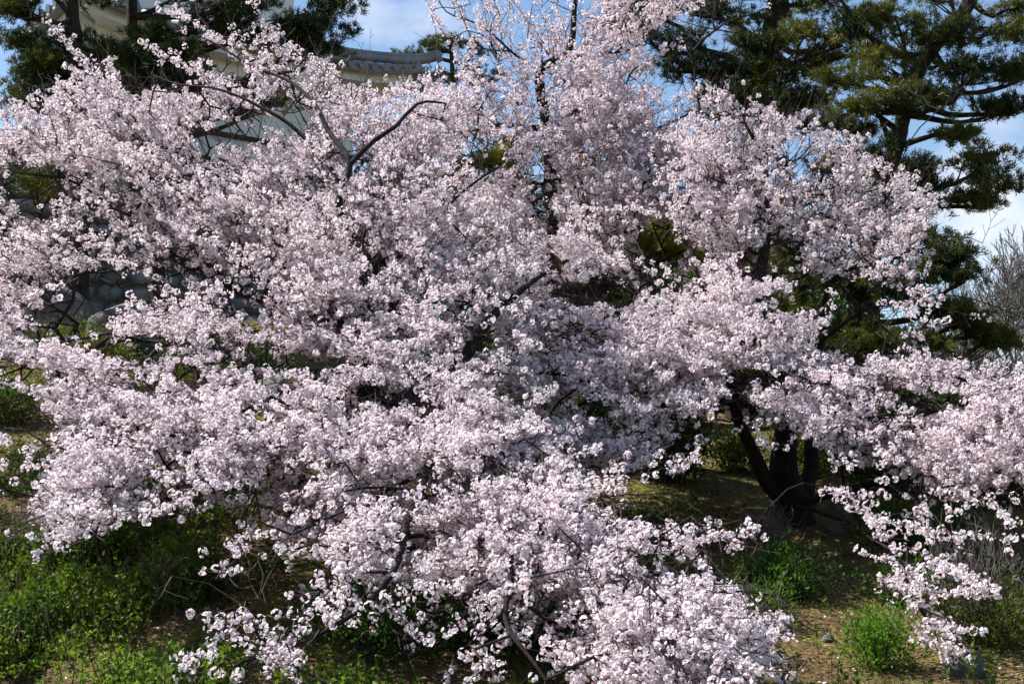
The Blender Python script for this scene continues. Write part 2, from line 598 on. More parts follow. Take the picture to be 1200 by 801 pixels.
def grow_tree(name, label, limbs, base_r, depth_fn, own_k, count, centre, rng, fl_size, tone, droop, nfl, sprays=()):
    """limbs: list of (points, radius start, radius end); limb 0 is the trunk"""
    root_p = np.array(limbs[0][0][0], float)
    T = empty(name, root_p, label, 'cherry tree', 'blossoming cherry trees')
    org = root_p
    nodes, rad, par = [], [], []
    for li, (pts, r0, r1) in enumerate(limbs):
        pp, u = smooth_path(pts, .10, .05 if li else .03, li * 3.1)
        tt = np.linspace(0, 1, len(pp))
        rr = r0 * (1 - tt) + r1 * tt
        if li == 0:
            rr = rr * (1 + .40 * np.exp(-tt * 9))
            pp[0, 2] -= .25
        v, f = tube_path(pp - org, rr, 14 if r0 > .06 else 8, .16 if r0 > .05 else .08, li)
        mesh_np('trunk' if li == 0 else 'limb', v, f, M_bark, T, smooth=True)
        o = len(nodes)
        nodes += list(pp); par += [-1] * len(pp); rad += list(rr)
    nodes = np.array(nodes); n0 = len(nodes)
    plen = np.linalg.norm(nodes - root_p, axis=1) * 1.0
    # ---- sprigs: positions drawn from the coverage map
    px = rng.uniform(-50, 1250, count * 16); py = rng.uniform(-22, 840, count * 16)
    lam = -np.log(1 - np.clip(dens(px, py) / 9.0, 0, 1) * .962)
    w = lam * owner(px, py)[:, own_k]
    keep = rng.random(len(px)) < w / 3.3
    px, py = px[keep][:count], py[keep][:count]
    # layers of bloom in tiers: depth from front surface, mostly near the front
    thick = rng.beta(1.0, 1.9, len(px)) * 2.6
    Y = depth_fn(px, py) + thick - .25
    C = np.array([P(a, b, y) for a, b, y in zip(px, py, Y)])
    cl = fbm(C * np.array([1.3, 1.3, 2.2]) + 3.3 * own_k)
    keep = rng.random(len(C)) < sstep(.33, .50, cl) + .42
    C = C[keep]
    gz_ = height(C[:, 0], C[:, 1])
    C = C[C[:, 2] > gz_ + .18]
    d = unit(C - centre)
    d = unit(d * np.array([1, 1, .75]) + rng.normal(size=d.shape) * .33 + np.array([0, -.25, 0]) + np.array([0, 0, 1.]) * droop(C)[:, None])
    sx_, sy_ = proj(C)
    L = rng.uniform(.45, .95, len(C)) * (.55 + .45 * sstep(.45, .9, dens(sx_, sy_) / 9))
    base = C - d * L[:, None] * .55
    eb, ed_, el = [], [], []
    for (x0, y0, x1, y1) in sprays:
        a = P(x0, y0, float(depth_fn(x0, y0)) + .1); b = P(x1, y1, float(depth_fn(x1, y1)) - .05)
        ln = np.linalg.norm(b - a); k_ = max(1, int(round(ln / .6)))
        for q in range(k_):
            eb.append(a + (b - a) * q / k_ + rng.normal(size=3) * .02); ed_.append(unit(b - a)); el.append(ln / k_ * 1.1)
    n_reg = len(base)
    if eb:
        base = np.vstack([base, eb]); d = np.vstack([d, ed_]); L = np.concatenate([L, el])
    # ---- connect bases to the tree: greedy, near to far, favouring short paths
    dist0 = np.array([np.min(np.linalg.norm(nodes - b, axis=1)) for b in base])
    order = np.argsort(dist0)
    cap = n0 + len(base) * 26
    NP_ = np.zeros((cap, 3)); NP_[:n0] = nodes
    PL = np.zeros(cap); PL[:n0] = plen
    PA = -np.ones(cap, int); n = n0
    tips = {}
    for bi in order:
        b = base[bi]
        dd = np.linalg.norm(NP_[:n] - b, axis=1)
        cost = dd + .22 * PL[:n]
        q = int(np.argmin(cost))
        dist = dd[q]
        m = max(1, int(dist / .16))
        prev = q
        p0 = NP_[q].copy()
        side = rng.normal(size=3) * dist * .07
        if dist > 3.2:
            continue
        for s in range(1, m + 1):
            t = s / m
            p = p0 * (1 - t) + b * t + side * math.sin(math.pi * t) + np.array([0, 0, .10 * dist * math.sin(math.pi * t)]) + rng.normal(size=3) * .010
            if s == m: p = b
            NP_[n] = p; PA[n] = prev; PL[n] = PL[prev] + dist / m; prev = n; n += 1
        tips[bi] = prev
    # ---- radii by pipe model
    acc_ = np.zeros(n)
    for bi, q in tips.items():
        acc_[q] += .0042 ** 2.3
    for q in range(n - 1, n0 - 1, -1):
        acc_[PA[q]] += acc_[q] if PA[q] >= 0 else 0
    R = np.minimum(acc_ ** (1 / 2.3), .035)
    e = np.arange(n0, n)
    rp = np.where(PA[e] < n0, R[e], R[PA[e]])
    v, f = edge_tubes(NP_[PA[e]] - org, NP_[e] - org, rp, R[e], 5)
    mesh_np('branches', v, f, M_bark, T, smooth=True)
    # ---- sprigs: gently curved stem, side twigs, bunches of bloom
    tA, tB, tr0, tr1 = [], [], [], []
    UA, UK = [], []
    for bi in tips:
        b, dr, l = base[bi], d[bi], L[bi]
        ns = max(4, int(l / .075))
        up = np.array([0, 0, rng.uniform(-.02, .22)])
        side = unit(np.cross(dr, [0, 0, 1.0]) + 1e-6)
        bend = side * rng.normal() * .12
        prev = b; nu = len(UA)
        if bi >= n_reg: up = up * .3
        for s in range(1, ns + 1):
            t = s / ns
            p = b + dr * l * t + (up + bend) * l * t * t + rng.normal(size=3) * .006
            tA.append(prev); tB.append(p); tr0.append(.0045 * (1 - .6 * (t - 1 / ns))); tr1.append(.0045 * (1 - .6 * t))
            if t > .12:
                UA.append(p)
            if t < .93 and rng.random() < .88:
                sg = 1 if (s % 2) else -1
                ll = rng.uniform(.08, .30) * (1.15 - .55 * t)
                td = unit(dr * .75 + side * sg * rng.uniform(.5, 1.1) + np.array([0, 0, rng.normal() * .38]) + rng.normal(size=3) * .15)
                k = max(1, int(ll / .068))
                pv = p
                for z in range(1, k + 1):
                    pp_ = p + td * ll * z / k + np.array([0, 0, .12]) * ll * (z / k) ** 2
                    tA.append(pv); tB.append(pp_); tr0.append(.0028); tr1.append(.0020)
                    UA.append(pp_ + rng.normal(size=3) * .008)
                    pv = pp_
            prev = p
        UK += [bi >= n_reg] * (len(UA) - nu)
    v, f = edge_tubes(np.array(tA) - org, np.array(tB) - org, np.array(tr0), np.array(tr1), 3)
    mesh_np('twigs', v, f, M_twig, T)
    UA = np.array(UA)
    # thin the bloom where the photograph shows open gaps
    ux, uy = proj(UA)
    dn = dens(ux, uy) / 9
    keep = rng.random(len(UA)) < np.clip(1.25 * dn ** 1.25 + .03, 0.0, 1) * sstep(.02, .12, dn)
    keep &= rng.random(len(UA)) < .16 + .95 * sstep(.33, .50, fbm(UA * np.array([2.6, 2.6, 3.8]) + 5))
    keep &= rng.random(len(UA)) < .30 + .85 * sstep(.36, .52, fbm(UA * np.array([5.2, 5.2, 6.5]) + 11, 2))
    keep |= np.array(UK) & (rng.random(len(UA)) < .9)
    UA = UA[keep]
    Cc, Nn, idx = umbels(UA, None, nfl, fl_size, rng, tone)
    tn = np.clip(tone + .25 * (vnoise(Cc * 1.3) - .5) + rng.normal(size=len(Cc)) * .08, 0, 1)
    v, f, c = florets(Cc - org, Nn, rng.uniform(.82, 1.12, len(Cc)) * fl_size, rng, tn)
    # buds and calyces: little pink tetrahedra
    mb = np.repeat(np.arange(len(UA)), 1)[rng.random(len(UA)) < .8]
    B0 = UA[mb] - org + rng.normal(size=(len(mb), 3)) * .018
    dirb = unit(rng.normal(size=B0.shape)); a_, b_ = basis(dirb, rng)
    q1 = np.stack([B0, B0 + dirb * .012 + a_ * .006, B0 + dirb * .022, B0 + dirb * .012 - a_ * .006], 1)
    q2 = np.stack([B0, B0 + dirb * .012 + b_ * .006, B0 + dirb * .022, B0 + dirb * .012 - b_ * .006], 1)
    qv = np.concatenate([q1, q2]).reshape(-1, 3)
    qf = np.arange(len(qv)).reshape(-1, 4) + len(v)
    qk = np.array([(.45, .14, .18), (.55, .24, .28), (.22, .10, .05), (.20, .16, .05)])[rng.choice(4, len(qv) // 4, p=[.4, .25, .2, .15])]
    qc = np.repeat(qk, 4, 0)
    mesh_np('blossom', np.concatenate([v, qv]), np.concatenate([f, qf]), M_petal, T, col=np.concatenate([c, qc]))
    print(name, 'sprigs', len(tips), 'florets', len(Cc))
    return T


rA, rB, rC = (np.random.default_rng(s) for s in (101, 202, 303))


def gp(px, py, Y):
    p = P(px, py, Y); p[2] = height(p[0], p[1]); return p


# front tree
tA_ = [gp(408, 590, 11.2), P(415, 540, 11.1), P(424, 480, 11.0), P(428, 400, 11.0), P(434, 310, 11.4)]
limbsA = [
    (tA_, .17, .085),
    ([tA_[4], P(402, 245, 11.4), P(411, 192, 11.4), P(385, 150, 11.7), P(345, 100, 12.1), P(295, 80, 12.4), P(235, 45, 12.7)], .034, .006),
    ([P(411, 192, 11.4), P(440, 165, 11.4), P(465, 148, 11.5), P(488, 125, 11.6), P(522, 120, 11.8)], .026, .008),
    ([P(405, 225, 11.4), P(370, 180, 11.5), P(325, 140, 11.6), P(250, 105, 11.8), P(180, 90, 12.2)], .024, .006),
    ([tA_[3], P(350, 370, 11.9), P(260, 330, 12.5), P(170, 285, 12.9), P(60, 262, 13.1), P(-30, 265, 13.2)], .065, .012),
    ([P(260, 330, 12.5), P(190, 240, 12.9), P(150, 150, 13.2), P(80, 90, 13.4)], .038, .010),
    ([tA_[2], P(380, 462, 10.9), P(300, 470, 10.3), P(248, 502, 9.5), P(190, 512, 9.3), P(110, 560, 9.1), P(60, 620, 8.9)], .055, .008),
    ([P(300, 470, 10.3), P(287, 425, 10.3), P(200, 400, 10.8), P(90, 410, 11.1), P(0, 430, 11.2)], .026, .008),
    ([tA_[1], P(470, 475, 10.3), P(525, 500, 9.5), P(590, 560, 8.6), P(660, 640, 8.0), P(760, 720, 7.6), P(880, 785, 7.3)], .085, .012),
    ([P(525, 500, 9.5), P(480, 590, 8.4), P(455, 680, 7.7), P(380, 740, 7.5), P(280, 770, 7.5)], .045, .008),
    ([P(590, 560, 8.6), P(600, 650, 7.8), P(590, 730, 7.3), P(640, 800, 7.0)], .035, .008),
    ([P(590, 560, 8.6), P(670, 600, 8.3), P(760, 625, 8.3), P(870, 628, 8.4)], .030, .006),
    ([tA_[2], P(470, 470, 11.0), P(540, 425, 10.8), P(575, 370, 10.9), P(640, 320, 11.2)], .095, .014),
    ([tA_[4], P(480, 290, 11.4), P(530, 230, 11.8), P(590, 190, 12.1)], .026, .007),
]


def droopA(C):
    x, y = proj(C)
    return -.30 * sstep(480, 700, y) + .22 * sstep(260, 60, y)


A = grow_tree('cherry_tree', 'huge pale pink blossoming cherry tree sprawling over the left half, in front of the others', limbsA, .2, depthA, 0, 2900,
              P(430, 430, 11.6), rA, .0136, .05, droopA, (8, 14),
              [(700, 700, 890, 762), (720, 742, 915, 795), (760, 692, 890, 724), (700, 645, 872, 628), (640, 578, 800, 552), (455, 690, 470, 742), (120, 560, 45, 635), (200, 580, 80, 628), (135, 120, 66, 38), (265, 105, 168, 58),
               (310, 62, 182, 10), (335, 85, 300, 15), (300, 700, 225, 775), (380, 690, 300, 780), (60, 160, 0, 135), (420, 620, 400, 720), (560, 690, 540, 780), (650, 750, 690, 800), (600, 620, 600, 740),
               (200, 330, 130, 300), (330, 140, 245, 105), (80, 470, 0, 440), (60, 530, 0, 522), (300, 600, 260, 660), (480, 130, 560, 150), (680, 610, 760, 640), (790, 720, 850, 745)])

# middle tree behind
tB_ = [gp(640, 520, 16.2), P(642, 430, 16.2), P(640, 340, 16.1), P(646, 230, 16.0), P(640, 140, 15.9)]
limbsB = [
    (tB_, .17, .08),
    ([tB_[4], P(636, 85, 15.8), P(668, 60, 15.7), P(676, 5, 15.6), P(690, -40, 15.6)], .07, .012),
    ([P(636, 88, 15.8), P(600, 60, 15.6), P(560, 30, 15.6), P(525, 15, 15.6), P(500, -20, 15.6)], .018, .005),
    ([P(600, 60, 15.6), P(560, 55, 15.4), P(545, 20, 15.4), P(530, -30, 15.5)], .012, .004),
    ([P(640, 150, 15.9), P(560, 150, 15.4), P(520, 162, 15.2)], .045, .012),
    ([tB_[2], P(700, 335, 15.3), P(748, 318, 15.0), P(800, 290, 15.0)], .10, .014),
    ([tB_[3], P(720, 170, 15.6), P(780, 150, 15.5), P(830, 120, 15.4)], .05, .008),
    ([P(668, 70, 15.7), P(720, 60, 15.4), P(770, 45, 15.2)], .028, .006),
    ([tB_[3], P(600, 240, 15.2), P(555, 260, 14.6)], .045, .010),
]
B = grow_tree('cherry_tree', 'upright pink cherry tree with dark vertical trunk behind the front one, reaching the top edge', limbsB, .2, depthB, 1, 860,
              P(645, 260, 16.5), rB, .0162, .20, lambda C: .28 + 0 * C[:, 0], (6, 11),
              [(550, 90, 503, 3), (565, 80, 532, -6), (640, 50, 598, -4), (700, 62, 768, 30), (690, 40, 752, -2), (590, 70, 560, 20), (660, 40, 640, -20), (700, 100, 790, 60)])

# right tree
tC_ = [gp(932, 622, 13.4), P(926, 580, 13.3), P(918, 540, 13.2), P(925, 490, 13.1)]
limbsC = [
    (tC_, .175, .11),
    ([P(925, 590, 13.25), P(903, 570, 13.1), P(878, 520, 12.9), P(862, 478, 12.8), P(852, 420, 12.8), P(820, 340, 13.1), P(800, 250, 13.6)], .078, .016),
    ([P(940, 600, 13.4), P(949, 560, 13.6), P(948, 510, 13.7), P(960, 430, 13.9), P(975, 330, 14.2), P(1000, 250, 14.3)], .085, .014),
    ([tC_[3], P(900, 420, 12.8), P(890, 330, 13.2), P(900, 240, 13.8), P(880, 160, 14.1)], .10, .014),
    ([tC_[3], P(860, 475, 12.6), P(790, 470, 12.3), P(700, 450, 11.9), P(620, 440, 11.7)], .06, .012),
    ([P(900, 420, 12.8), P(830, 380, 12.4), P(740, 370, 12.2), P(660, 350, 12.2)], .045, .010),
    ([tC_[3], P(990, 480, 12.2), P(1070, 500, 11.5), P(1150, 510, 11.2), P(1230, 520, 11.1)], .07, .014),
    ([P(990, 480, 12.2), P(1030, 445, 12.0), P(1100, 435, 11.7), P(1180, 465, 11.5)], .030, .010),
    ([P(945, 590, 13.2), P(990, 572, 12.3), P(1050, 570, 11.3), P(1085, 610, 10.4), P(1100, 680, 9.5), P(1135, 745, 9.0)], .045, .007),
    ([P(935, 595, 13.0), P(960, 600, 12.0), P(1010, 620, 11.0), P(1065, 665, 9.8), P(1090, 730, 9.1)], .022, .005),
    ([P(975, 330, 14.2), P(1020, 300, 14.0), P(1070, 250, 14.0)], .035, .008),
    ([P(960, 400, 13.9), P(1020, 360, 13.4), P(1090, 358, 13.1)], .026, .006),
    ([P(1070, 500, 11.5), P(1110, 560, 11.1), P(1170, 600, 10.9), P(1210, 640, 10.8)], .026, .006),
]


def droopC(C):
    x, y = proj(C)
    return -.45 * sstep(540, 640, y) + .15 * sstep(300, 120, y)


C_ = grow_tree('cherry_tree', 'wide pink cherry tree at right with forked dark trunk and a hanging lower branch', limbsC, .3, depthC, 2, 1750,
               P(880, 420, 13.8), rC, .0145, .07, droopC, (8, 13),
              [(1015, 352, 1095, 358), (1000, 285, 1076, 245), (940, 185, 1012, 165), (950, 165, 900, 140), (1100, 485, 1215, 500), (1010, 600, 1112, 632), (1060, 640, 1168, 690), (1030, 690, 1160, 702), (1080, 700, 1142, 772),
               (1000, 582, 1070, 690), (1100, 560, 1205, 612), (955, 575, 1015, 590), (1080, 560, 1190, 570), (1050, 440, 1190, 470), (960, 450, 1060, 440), (1010, 225, 1062, 212), (1120, 630, 1180, 640), (860, 470, 775, 488), (800, 500, 720, 520), (870, 480, 905, 520), (950, 500, 1010, 545), (900, 470, 960, 510), (830, 500, 800, 545), (1060, 660, 1080, 760)])

# ------------------------------------------------------------------ pines


def tufts(C, D, rng, n=16, L=.12, w=.0065, tone=None, c0=(.014, .032, .012), c1=(.21, .21, .03)):  # c1: yellow of sunlit needles, put into the colour itself
    m = len(C)
    idx = np.repeat(np.arange(m), n)
    d = unit(D[idx] * .75 + rng.normal(size=(len(idx), 3)) * .62)
    a, b = basis(d, rng)
    Ln = (L * rng.uniform(.6, 1.1, len(idx)))[:, None]
    c = C[idx] + rng.normal(size=(len(idx), 3)) * .018
    V = np.stack([c - a * w * .5, c + a * w * .5, c + d * Ln + a * w * .35, c + d * Ln - a * w * .35], 1)
    t = np.clip((tone if tone is not None else rng.random(m))[idx] + rng.normal(size=len(idx)) * .10, 0, 1)[:, None]
    col = np.array(c0) * (1 - t) + np.array(c1) * t
    col = np.repeat(col[:, None], 4, 1)
    return V.reshape(-1, 3), np.arange(len(idx) * 4).reshape(-1, 4), col.reshape(-1, 3)


def pine(label, trunk, r0, r1, pads, rng, olive=.4, per=1.0, name='pine_tree', sizes=1.0):
    """pads: (px, py, Y, rx, rz) flat pads of foliage in pixels; rx, rz half sizes in px"""
    trunk = [np.array(t) for t in trunk]
    T = empty(name, trunk[0], label, 'pine tree', 'pines round the castle')
    org = trunk[0]
    tp, u = smooth_path(trunk, .25, .08, len(pads))
    tt = np.linspace(0, 1, len(tp))
    v, f = tube_path(tp - org, r0 * (1 - tt) + r1 * tt, 14, .15, 5)
    mesh_np('trunk', v, f, M_pbark, T, smooth=True)
    tubes, TC, TD = [], [], []
    for (px, py, Y, rx, rz) in pads:
        c = P(px, py, Y); sx, sz = rx * Y / F, rz * Y / F
        k = int(np.argmin(np.linalg.norm(tp - (c - np.array([0, 0, .2])), axis=1) - .0 * tp[:, 2]))
        s0 = tp[k]
        mid = s0 * .5 + c * .5 + np.array([0, 0, -.12]) * np.linalg.norm(c - s0) + rng.normal(size=3) * .15
        bp, _ = smooth_path([s0, mid, c - [0, 0, sz * .3]], .2, .12, px)
        rr = np.linspace(min(.035 + .018 * np.linalg.norm(c - s0), r0 * .45), .018, len(bp))
        tubes.append(tube_path(bp - org, rr, 6, .1, 1))
        nb = int(max(4, sx * sz * 10 * per + 4))
        # sub branches fan out, each ending in tufts
        for q in range(nb):
            th = rng.uniform(0, 2 * math.pi); rr_ = math.sqrt(rng.random())
            e = c + np.array([math.cos(th) * sx * rr_, math.sin(th) * sx * .8 * rr_, sz * rng.uniform(-.6, .6) * (1 - .5 * rr_ ** 2)])
            st = bp[int(len(bp) * rng.uniform(.45, .98))]
            sp, _ = smooth_path([st, st * .4 + e * .6 + [0, 0, -.05], e], .25, .04, q)
            tubes.append(tube_path(sp - org, np.linspace(.016, .006, len(sp)), 4))
            k2 = int(rng.integers(18, 30) * sizes)
            dd = unit(e - st)
            for z in range(k2):
                o_ = rng.normal(size=3) * np.array([.135, .135, .06])
                TC.append(e + o_); TD.append(unit(dd * .3 + o_ * 2.0 + np.array([0, 0, .75])))
    v, f = join(tubes)
    mesh_np('branches', v, f, M_pbark, T, smooth=True)
    TC, TD = np.array(TC), np.array(TD)
    tone = np.clip(olive + (fbm(TC * 1.6) - .5) * 1.7, 0, 1)  # olive plus noise paints sunlit yellow and darker clumps into the needles
    v, f, c = tufts(TC - org, TD, rng, 26, .092, .0095, tone)
    mesh_np('crown', v, f, M_needle, T, col=c)
    print(label[:30], len(TC))
    return T


def pads(rng, spec):
    """spec: (x0, y0, x1, y1, Y0, Y1, count, rx, rz) -> random pads in the box"""
    o = []
    for (x0, y0, x1, y1, Y0, Y1, n, rx, rz) in spec:
        for k in range(n):
            o.append((rng.uniform(x0, x1), rng.uniform(y0, y1), rng.uniform(Y0, Y1), rx * rng.uniform(.7, 1.3), rz * rng.uniform(.7, 1.3)))
    return o


rp = np.random.default_rng(77)
pine('dark pine with straight trunk at the far left, in front of the castle turret',
     [gp(95, 330, 20.5), P(92, 200, 20.5), P(88, 90, 20.5), P(88, 0, 20.5), P(92, -140, 20.5)], .17, .08,
     [(35, 12, 20, 38, 14), (25, 50, 20, 30, 13), (50, 62, 20, 30, 14), (45, 95, 20, 22, 13), (40, 118, 20, 22, 14), (105, 90, 20, 45, 20), (125, 62, 20.5, 40, 20), (70, 40, 20.5, 28, 14), (30, 110, 21, 26, 10), (60, -40, 20, 60, 20), (160, -45, 20.5, 50, 20), (40, -90, 20.5, 60, 20), (130, 105, 21, 40, 16), (15, 8, 20, 25, 10), (45, 215, 19, 30, 22), (110, -5, 21, 22, 9), (70, 85, 20, 40, 16), (90, 120, 20, 40, 16), (45, 78, 19.6, 26, 12)], rp, .04, 2.3)
pine('dense dark pine with forked trunk left of the turret roof corner',
     [gp(190, 330, 21.5), P(175, 200, 21.5), P(158, 90, 21.5), P(154, 0, 21.5), P(160, -160, 21.5)], .13, .07,
     [(170, 85, 21, 48, 22), (200, 60, 20.8, 40, 18), (150, 55, 21, 40, 14), (195, 95, 21, 42, 16), (250, 25, 21, 40, 15), (330, 20, 20.5, 55, 24), (370, 30, 20.5, 40, 20), (385, 5, 20.5, 35, 16), (300, 0, 20.5, 50, 16), (280, 45, 21, 38, 12), (350, 48, 20.8, 45, 10), (310, 120, 21, 26, 10), (295, 115, 21, 22, 14), (215, -10, 21, 35, 12), (340, -30, 20.5, 60, 22), (250, -50, 21, 60, 20), (180, 40, 21, 26, 12), (220, 80, 20.8, 38, 14), (375, 55, 20.8, 26, 10), (230, 100, 20.8, 36, 16)], rp, .04, 2.3)
pine('small pine showing just above the turret eave, right of its upturned corner',
     [gp(540, 380, 34), P(535, 200, 34), P(530, 90, 34), P(528, 40, 34)], .16, .05,
     [(478, 66, 34, 18, 7), (500, 60, 34, 22, 8), (515, 50, 34, 20, 9), (545, 60, 34, 28, 14), (560, 90, 34, 30, 16), (520, 95, 34, 28, 14), (500, 105, 34, 20, 10)], rp, .35, 1.0)
pine('tall pine with thick dark trunk at top centre right, behind the cherry crowns',
     [gp(868, 470, 21), P(872, 300, 21), P(884, 150, 21), P(902, 50, 21), P(912, -30, 21), P(920, -150, 21)], .26, .14,
     [(760, 10, 20.5, 45, 14), (740, 38, 20, 25, 12), (790, 50, 20, 40, 14), (820, 15, 20.5, 45, 16), (840, 60, 20, 45, 18), (870, 95, 20, 45, 20), (920, 90, 20, 42, 20), (955, 40, 20, 30, 12), (950, 70, 20.5, 34, 12), (985, 50, 20.5, 26, 10), (930, 10, 21, 28, 10), (870, 25, 21, 40, 16), (850, 110, 19.8, 40, 16), (905, 120, 19.8, 45, 20), (950, 120, 19.8, 40, 18), (800, 80, 20, 28, 10), (1020, 62, 20.3, 18, 8), (870, -20, 21, 50, 14), (800, -30, 21, 60, 16), (980, -40, 21, 40, 14), (880, 140, 19.8, 45, 18), (930, 145, 19.8, 40, 16), (895, 55, 19.8, 40, 18), (860, 80, 19.8, 35, 14), (1005, 20, 20.2, 18, 8)], rp, .14, 1.9)
pine('leaning pine with branches across the blue sky at the right edge',
     [gp(1005, 520, 18.5), P(1012, 400, 18.5), P(1020, 330, 18.5), P(1038, 230, 18.6), P(1060, 130, 18.8), P(1095, 60, 19), P(1138, 0, 19), P(1160, -90, 19)], .17, .09,
     [(1020, 130, 18.2, 48, 22), (985, 150, 18.2, 40, 16), (1050, 75, 18.5, 45, 22), (1090, 35, 18.5, 45, 18), (1130, 45, 18.5, 40, 16), (1165, 75, 18.5, 38, 16), (1190, 35, 18.5, 30, 14), (1050, 20, 18.8, 36, 14), (1010, 35, 18.8, 34, 14), (1100, 110, 18.3, 34, 18), (1120, 160, 18.2, 22, 20), (1150, 190, 18.2, 26, 18), (1165, 215, 18.2, 34, 18), (1150, 235, 18.2, 30, 14), (1190, 125, 18.4, 22, 14), (1155, 130, 18.4, 28, 12),
      (1030, 180, 18.0, 38, 20), (1065, 200, 18.0, 30, 14), (1090, 215, 18, 26, 14), (1075, 245, 18, 26, 12), (1040, 215, 18, 40, 16), (1195, 90, 18.5, 20, 12), (1190, 5, 18.5, 26, 9), (1105, -15, 18.8, 50, 12), (980, -8, 18.8, 40, 9), (1000, 95, 18.4, 36, 18), (1060, 120, 18.1, 42, 20), (1125, 85, 18.4, 34, 14)], rp, .30, 1.8)
pine('low dark pine with drooping sprays against the sky, left of the bare trees',
     [gp(1002, 540, 17.5), P(1008, 460, 17.5), P(1012, 400, 17.5), P(1008, 330, 17.5), P(1015, 270, 17.6)], .15, .08,
     [(1095, 300, 17, 40, 9), (1125, 325, 17, 42, 9), (1085, 275, 17.2, 30, 12), (1120, 300, 17, 26, 9), (1070, 345, 17, 36, 10), (1100, 365, 17, 24, 8), (1125, 375, 17, 22, 7), (1150, 385, 17, 20, 7), (1170, 400, 17, 10, 4), (1060, 400, 17, 40, 13), (1090, 408, 17, 30, 10), (1020, 395, 17, 36, 18), (985, 380, 17.4, 30, 14), (1030, 430, 17, 34, 12), (970, 405, 17.4, 30, 14), (1040, 330, 17.2, 30, 12), (1080, 320, 17, 36, 10), (990, 330, 17.4, 30, 16), (1000, 420, 17.4, 35, 14)], rp, .22, 1.0)
pine('yellowish green pine glimpsed between the middle and right cherry crowns',
     [gp(905, 500, 19.5), P(900, 420, 19.5), P(905, 330, 19.6), P(915, 240, 19.8), P(920, 180, 20)], .16, .09,
     pads(rp, [(850, 300, 960, 380, 18.5, 19.3, 9, 42, 18), (880, 180, 1010, 270, 18.8, 19.6, 8, 42, 18), (830, 380, 960, 440, 19, 20, 5, 38, 14)]), rp, .62, 1.0)
pine('yellow olive pine whose patches show through the middle cherry crown',
     [gp(705, 500, 20.5), P(700, 400, 20.5), P(690, 300, 20.6), P(680, 200, 20.8), P(670, 120, 21)], .16, .09,
     pads(rp, [(540, 160, 680, 320, 19.5, 20.5, 11, 42, 18), (680, 240, 820, 340, 19.5, 20.5, 10, 42, 18), (520, 330, 640, 400, 19.6, 21, 6, 42, 18)]), rp, .95, 1.0)

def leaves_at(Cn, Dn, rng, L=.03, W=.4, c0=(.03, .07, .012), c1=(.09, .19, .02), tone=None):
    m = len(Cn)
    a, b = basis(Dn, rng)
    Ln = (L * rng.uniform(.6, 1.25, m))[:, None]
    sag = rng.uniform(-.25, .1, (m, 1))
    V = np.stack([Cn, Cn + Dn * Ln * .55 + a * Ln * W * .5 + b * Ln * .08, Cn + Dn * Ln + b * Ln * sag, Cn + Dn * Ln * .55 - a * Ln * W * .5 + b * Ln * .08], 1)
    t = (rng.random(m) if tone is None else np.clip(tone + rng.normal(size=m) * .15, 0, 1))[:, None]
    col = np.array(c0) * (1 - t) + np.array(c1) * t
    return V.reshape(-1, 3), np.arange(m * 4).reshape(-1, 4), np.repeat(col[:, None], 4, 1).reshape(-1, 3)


def evergreen(label, px, py, Y, w, h, rng, n=9000, c0=(.016, .032, .01), c1=(.05, .085, .02), L=.10, group='broadleaf evergreens behind the cherries'):
    base = gp(px, 500, Y)
    T = empty('evergreen_tree', base, label, 'evergreen tree', group)
    tp, _ = smooth_path([[0, 0, -.3], [.1, 0, h * .4], [0, .1, h * .8]], .25, .1, 3)
    v, f = tube_path(tp, np.linspace(.16, .05, len(tp)), 10, .12)
    mesh_np('trunk', v, f, M_pbark, T, smooth=True)
    k = 70
    th = rng.uniform(0, 6.283, k); ph = rng.uniform(.05, 1, k); r = np.sqrt(rng.random(k)) * w * .5
    cc = np.stack([np.cos(th) * r * (1.1 - .5 * ph), np.sin(th) * r * (1.1 - .5 * ph), h * (.12 + .84 * ph)], -1)
    tb = []
    for c in cc[:40]:
        i = int(len(tp) * min(.95, c[2] / h * .8))
        sp, _ = smooth_path([tp[i], (tp[i] + c) / 2 + [0, 0, .1], c], .25, .05, 2)
        tb.append(tube_path(sp, np.linspace(.035, .01, len(sp)), 5))
    v, f = join(tb)
    mesh_np('branches', v, f, M_pbark, T, smooth=True)
    q = rng.integers(0, k, n)
    o_ = rng.normal(size=(n, 3)) * np.array([w * .085, w * .085, h * .05]) * 1.1
    C = cc[q] + o_
    D = unit(o_ * 3 + rng.normal(size=(n, 3)) * .3 + [0, 0, .1])
    tn = .5 + (fbm((C + base) * 1.5) - .5) * 1.8
    v, f, c = leaves_at(C, D, rng, L, .5, c0, c1, tn)
    mesh_np('crown', v, f, M_leaf, T, col=c)


# ------------------------------------------------------------------ castle turret on its stone base
CW = P(440, 200, 28.0); CW[2] = 0.0
FD = np.array([math.sin(math.radians(50)), math.cos(math.radians(50)), 0.0])      # along facade, away to the right
BD = np.array([-FD[1], FD[0], 0.0])                                               # into the building
Z_TOP = 7.75                                                                      # top of the stone base
EAVE = 9.98


def Lp(u, w, z):
    """u metres left of the corner along the facade, w metres inwards"""
    p = CW - FD * u + BD * w
    return np.array([p[0], p[1], z])


def boxL(u0, u1, w0, w1, z0, z1):
    v = [Lp(u, w, z) for z in (z0, z1) for (u, w) in ((u0, w0), (u1, w0), (u1, w1), (u0, w1))]
    return v, [(0, 3, 2, 1), (4, 5, 6, 7), (0, 1, 5, 4), (1, 2, 6, 5), (2, 3, 7, 6), (3, 0, 4, 7)]


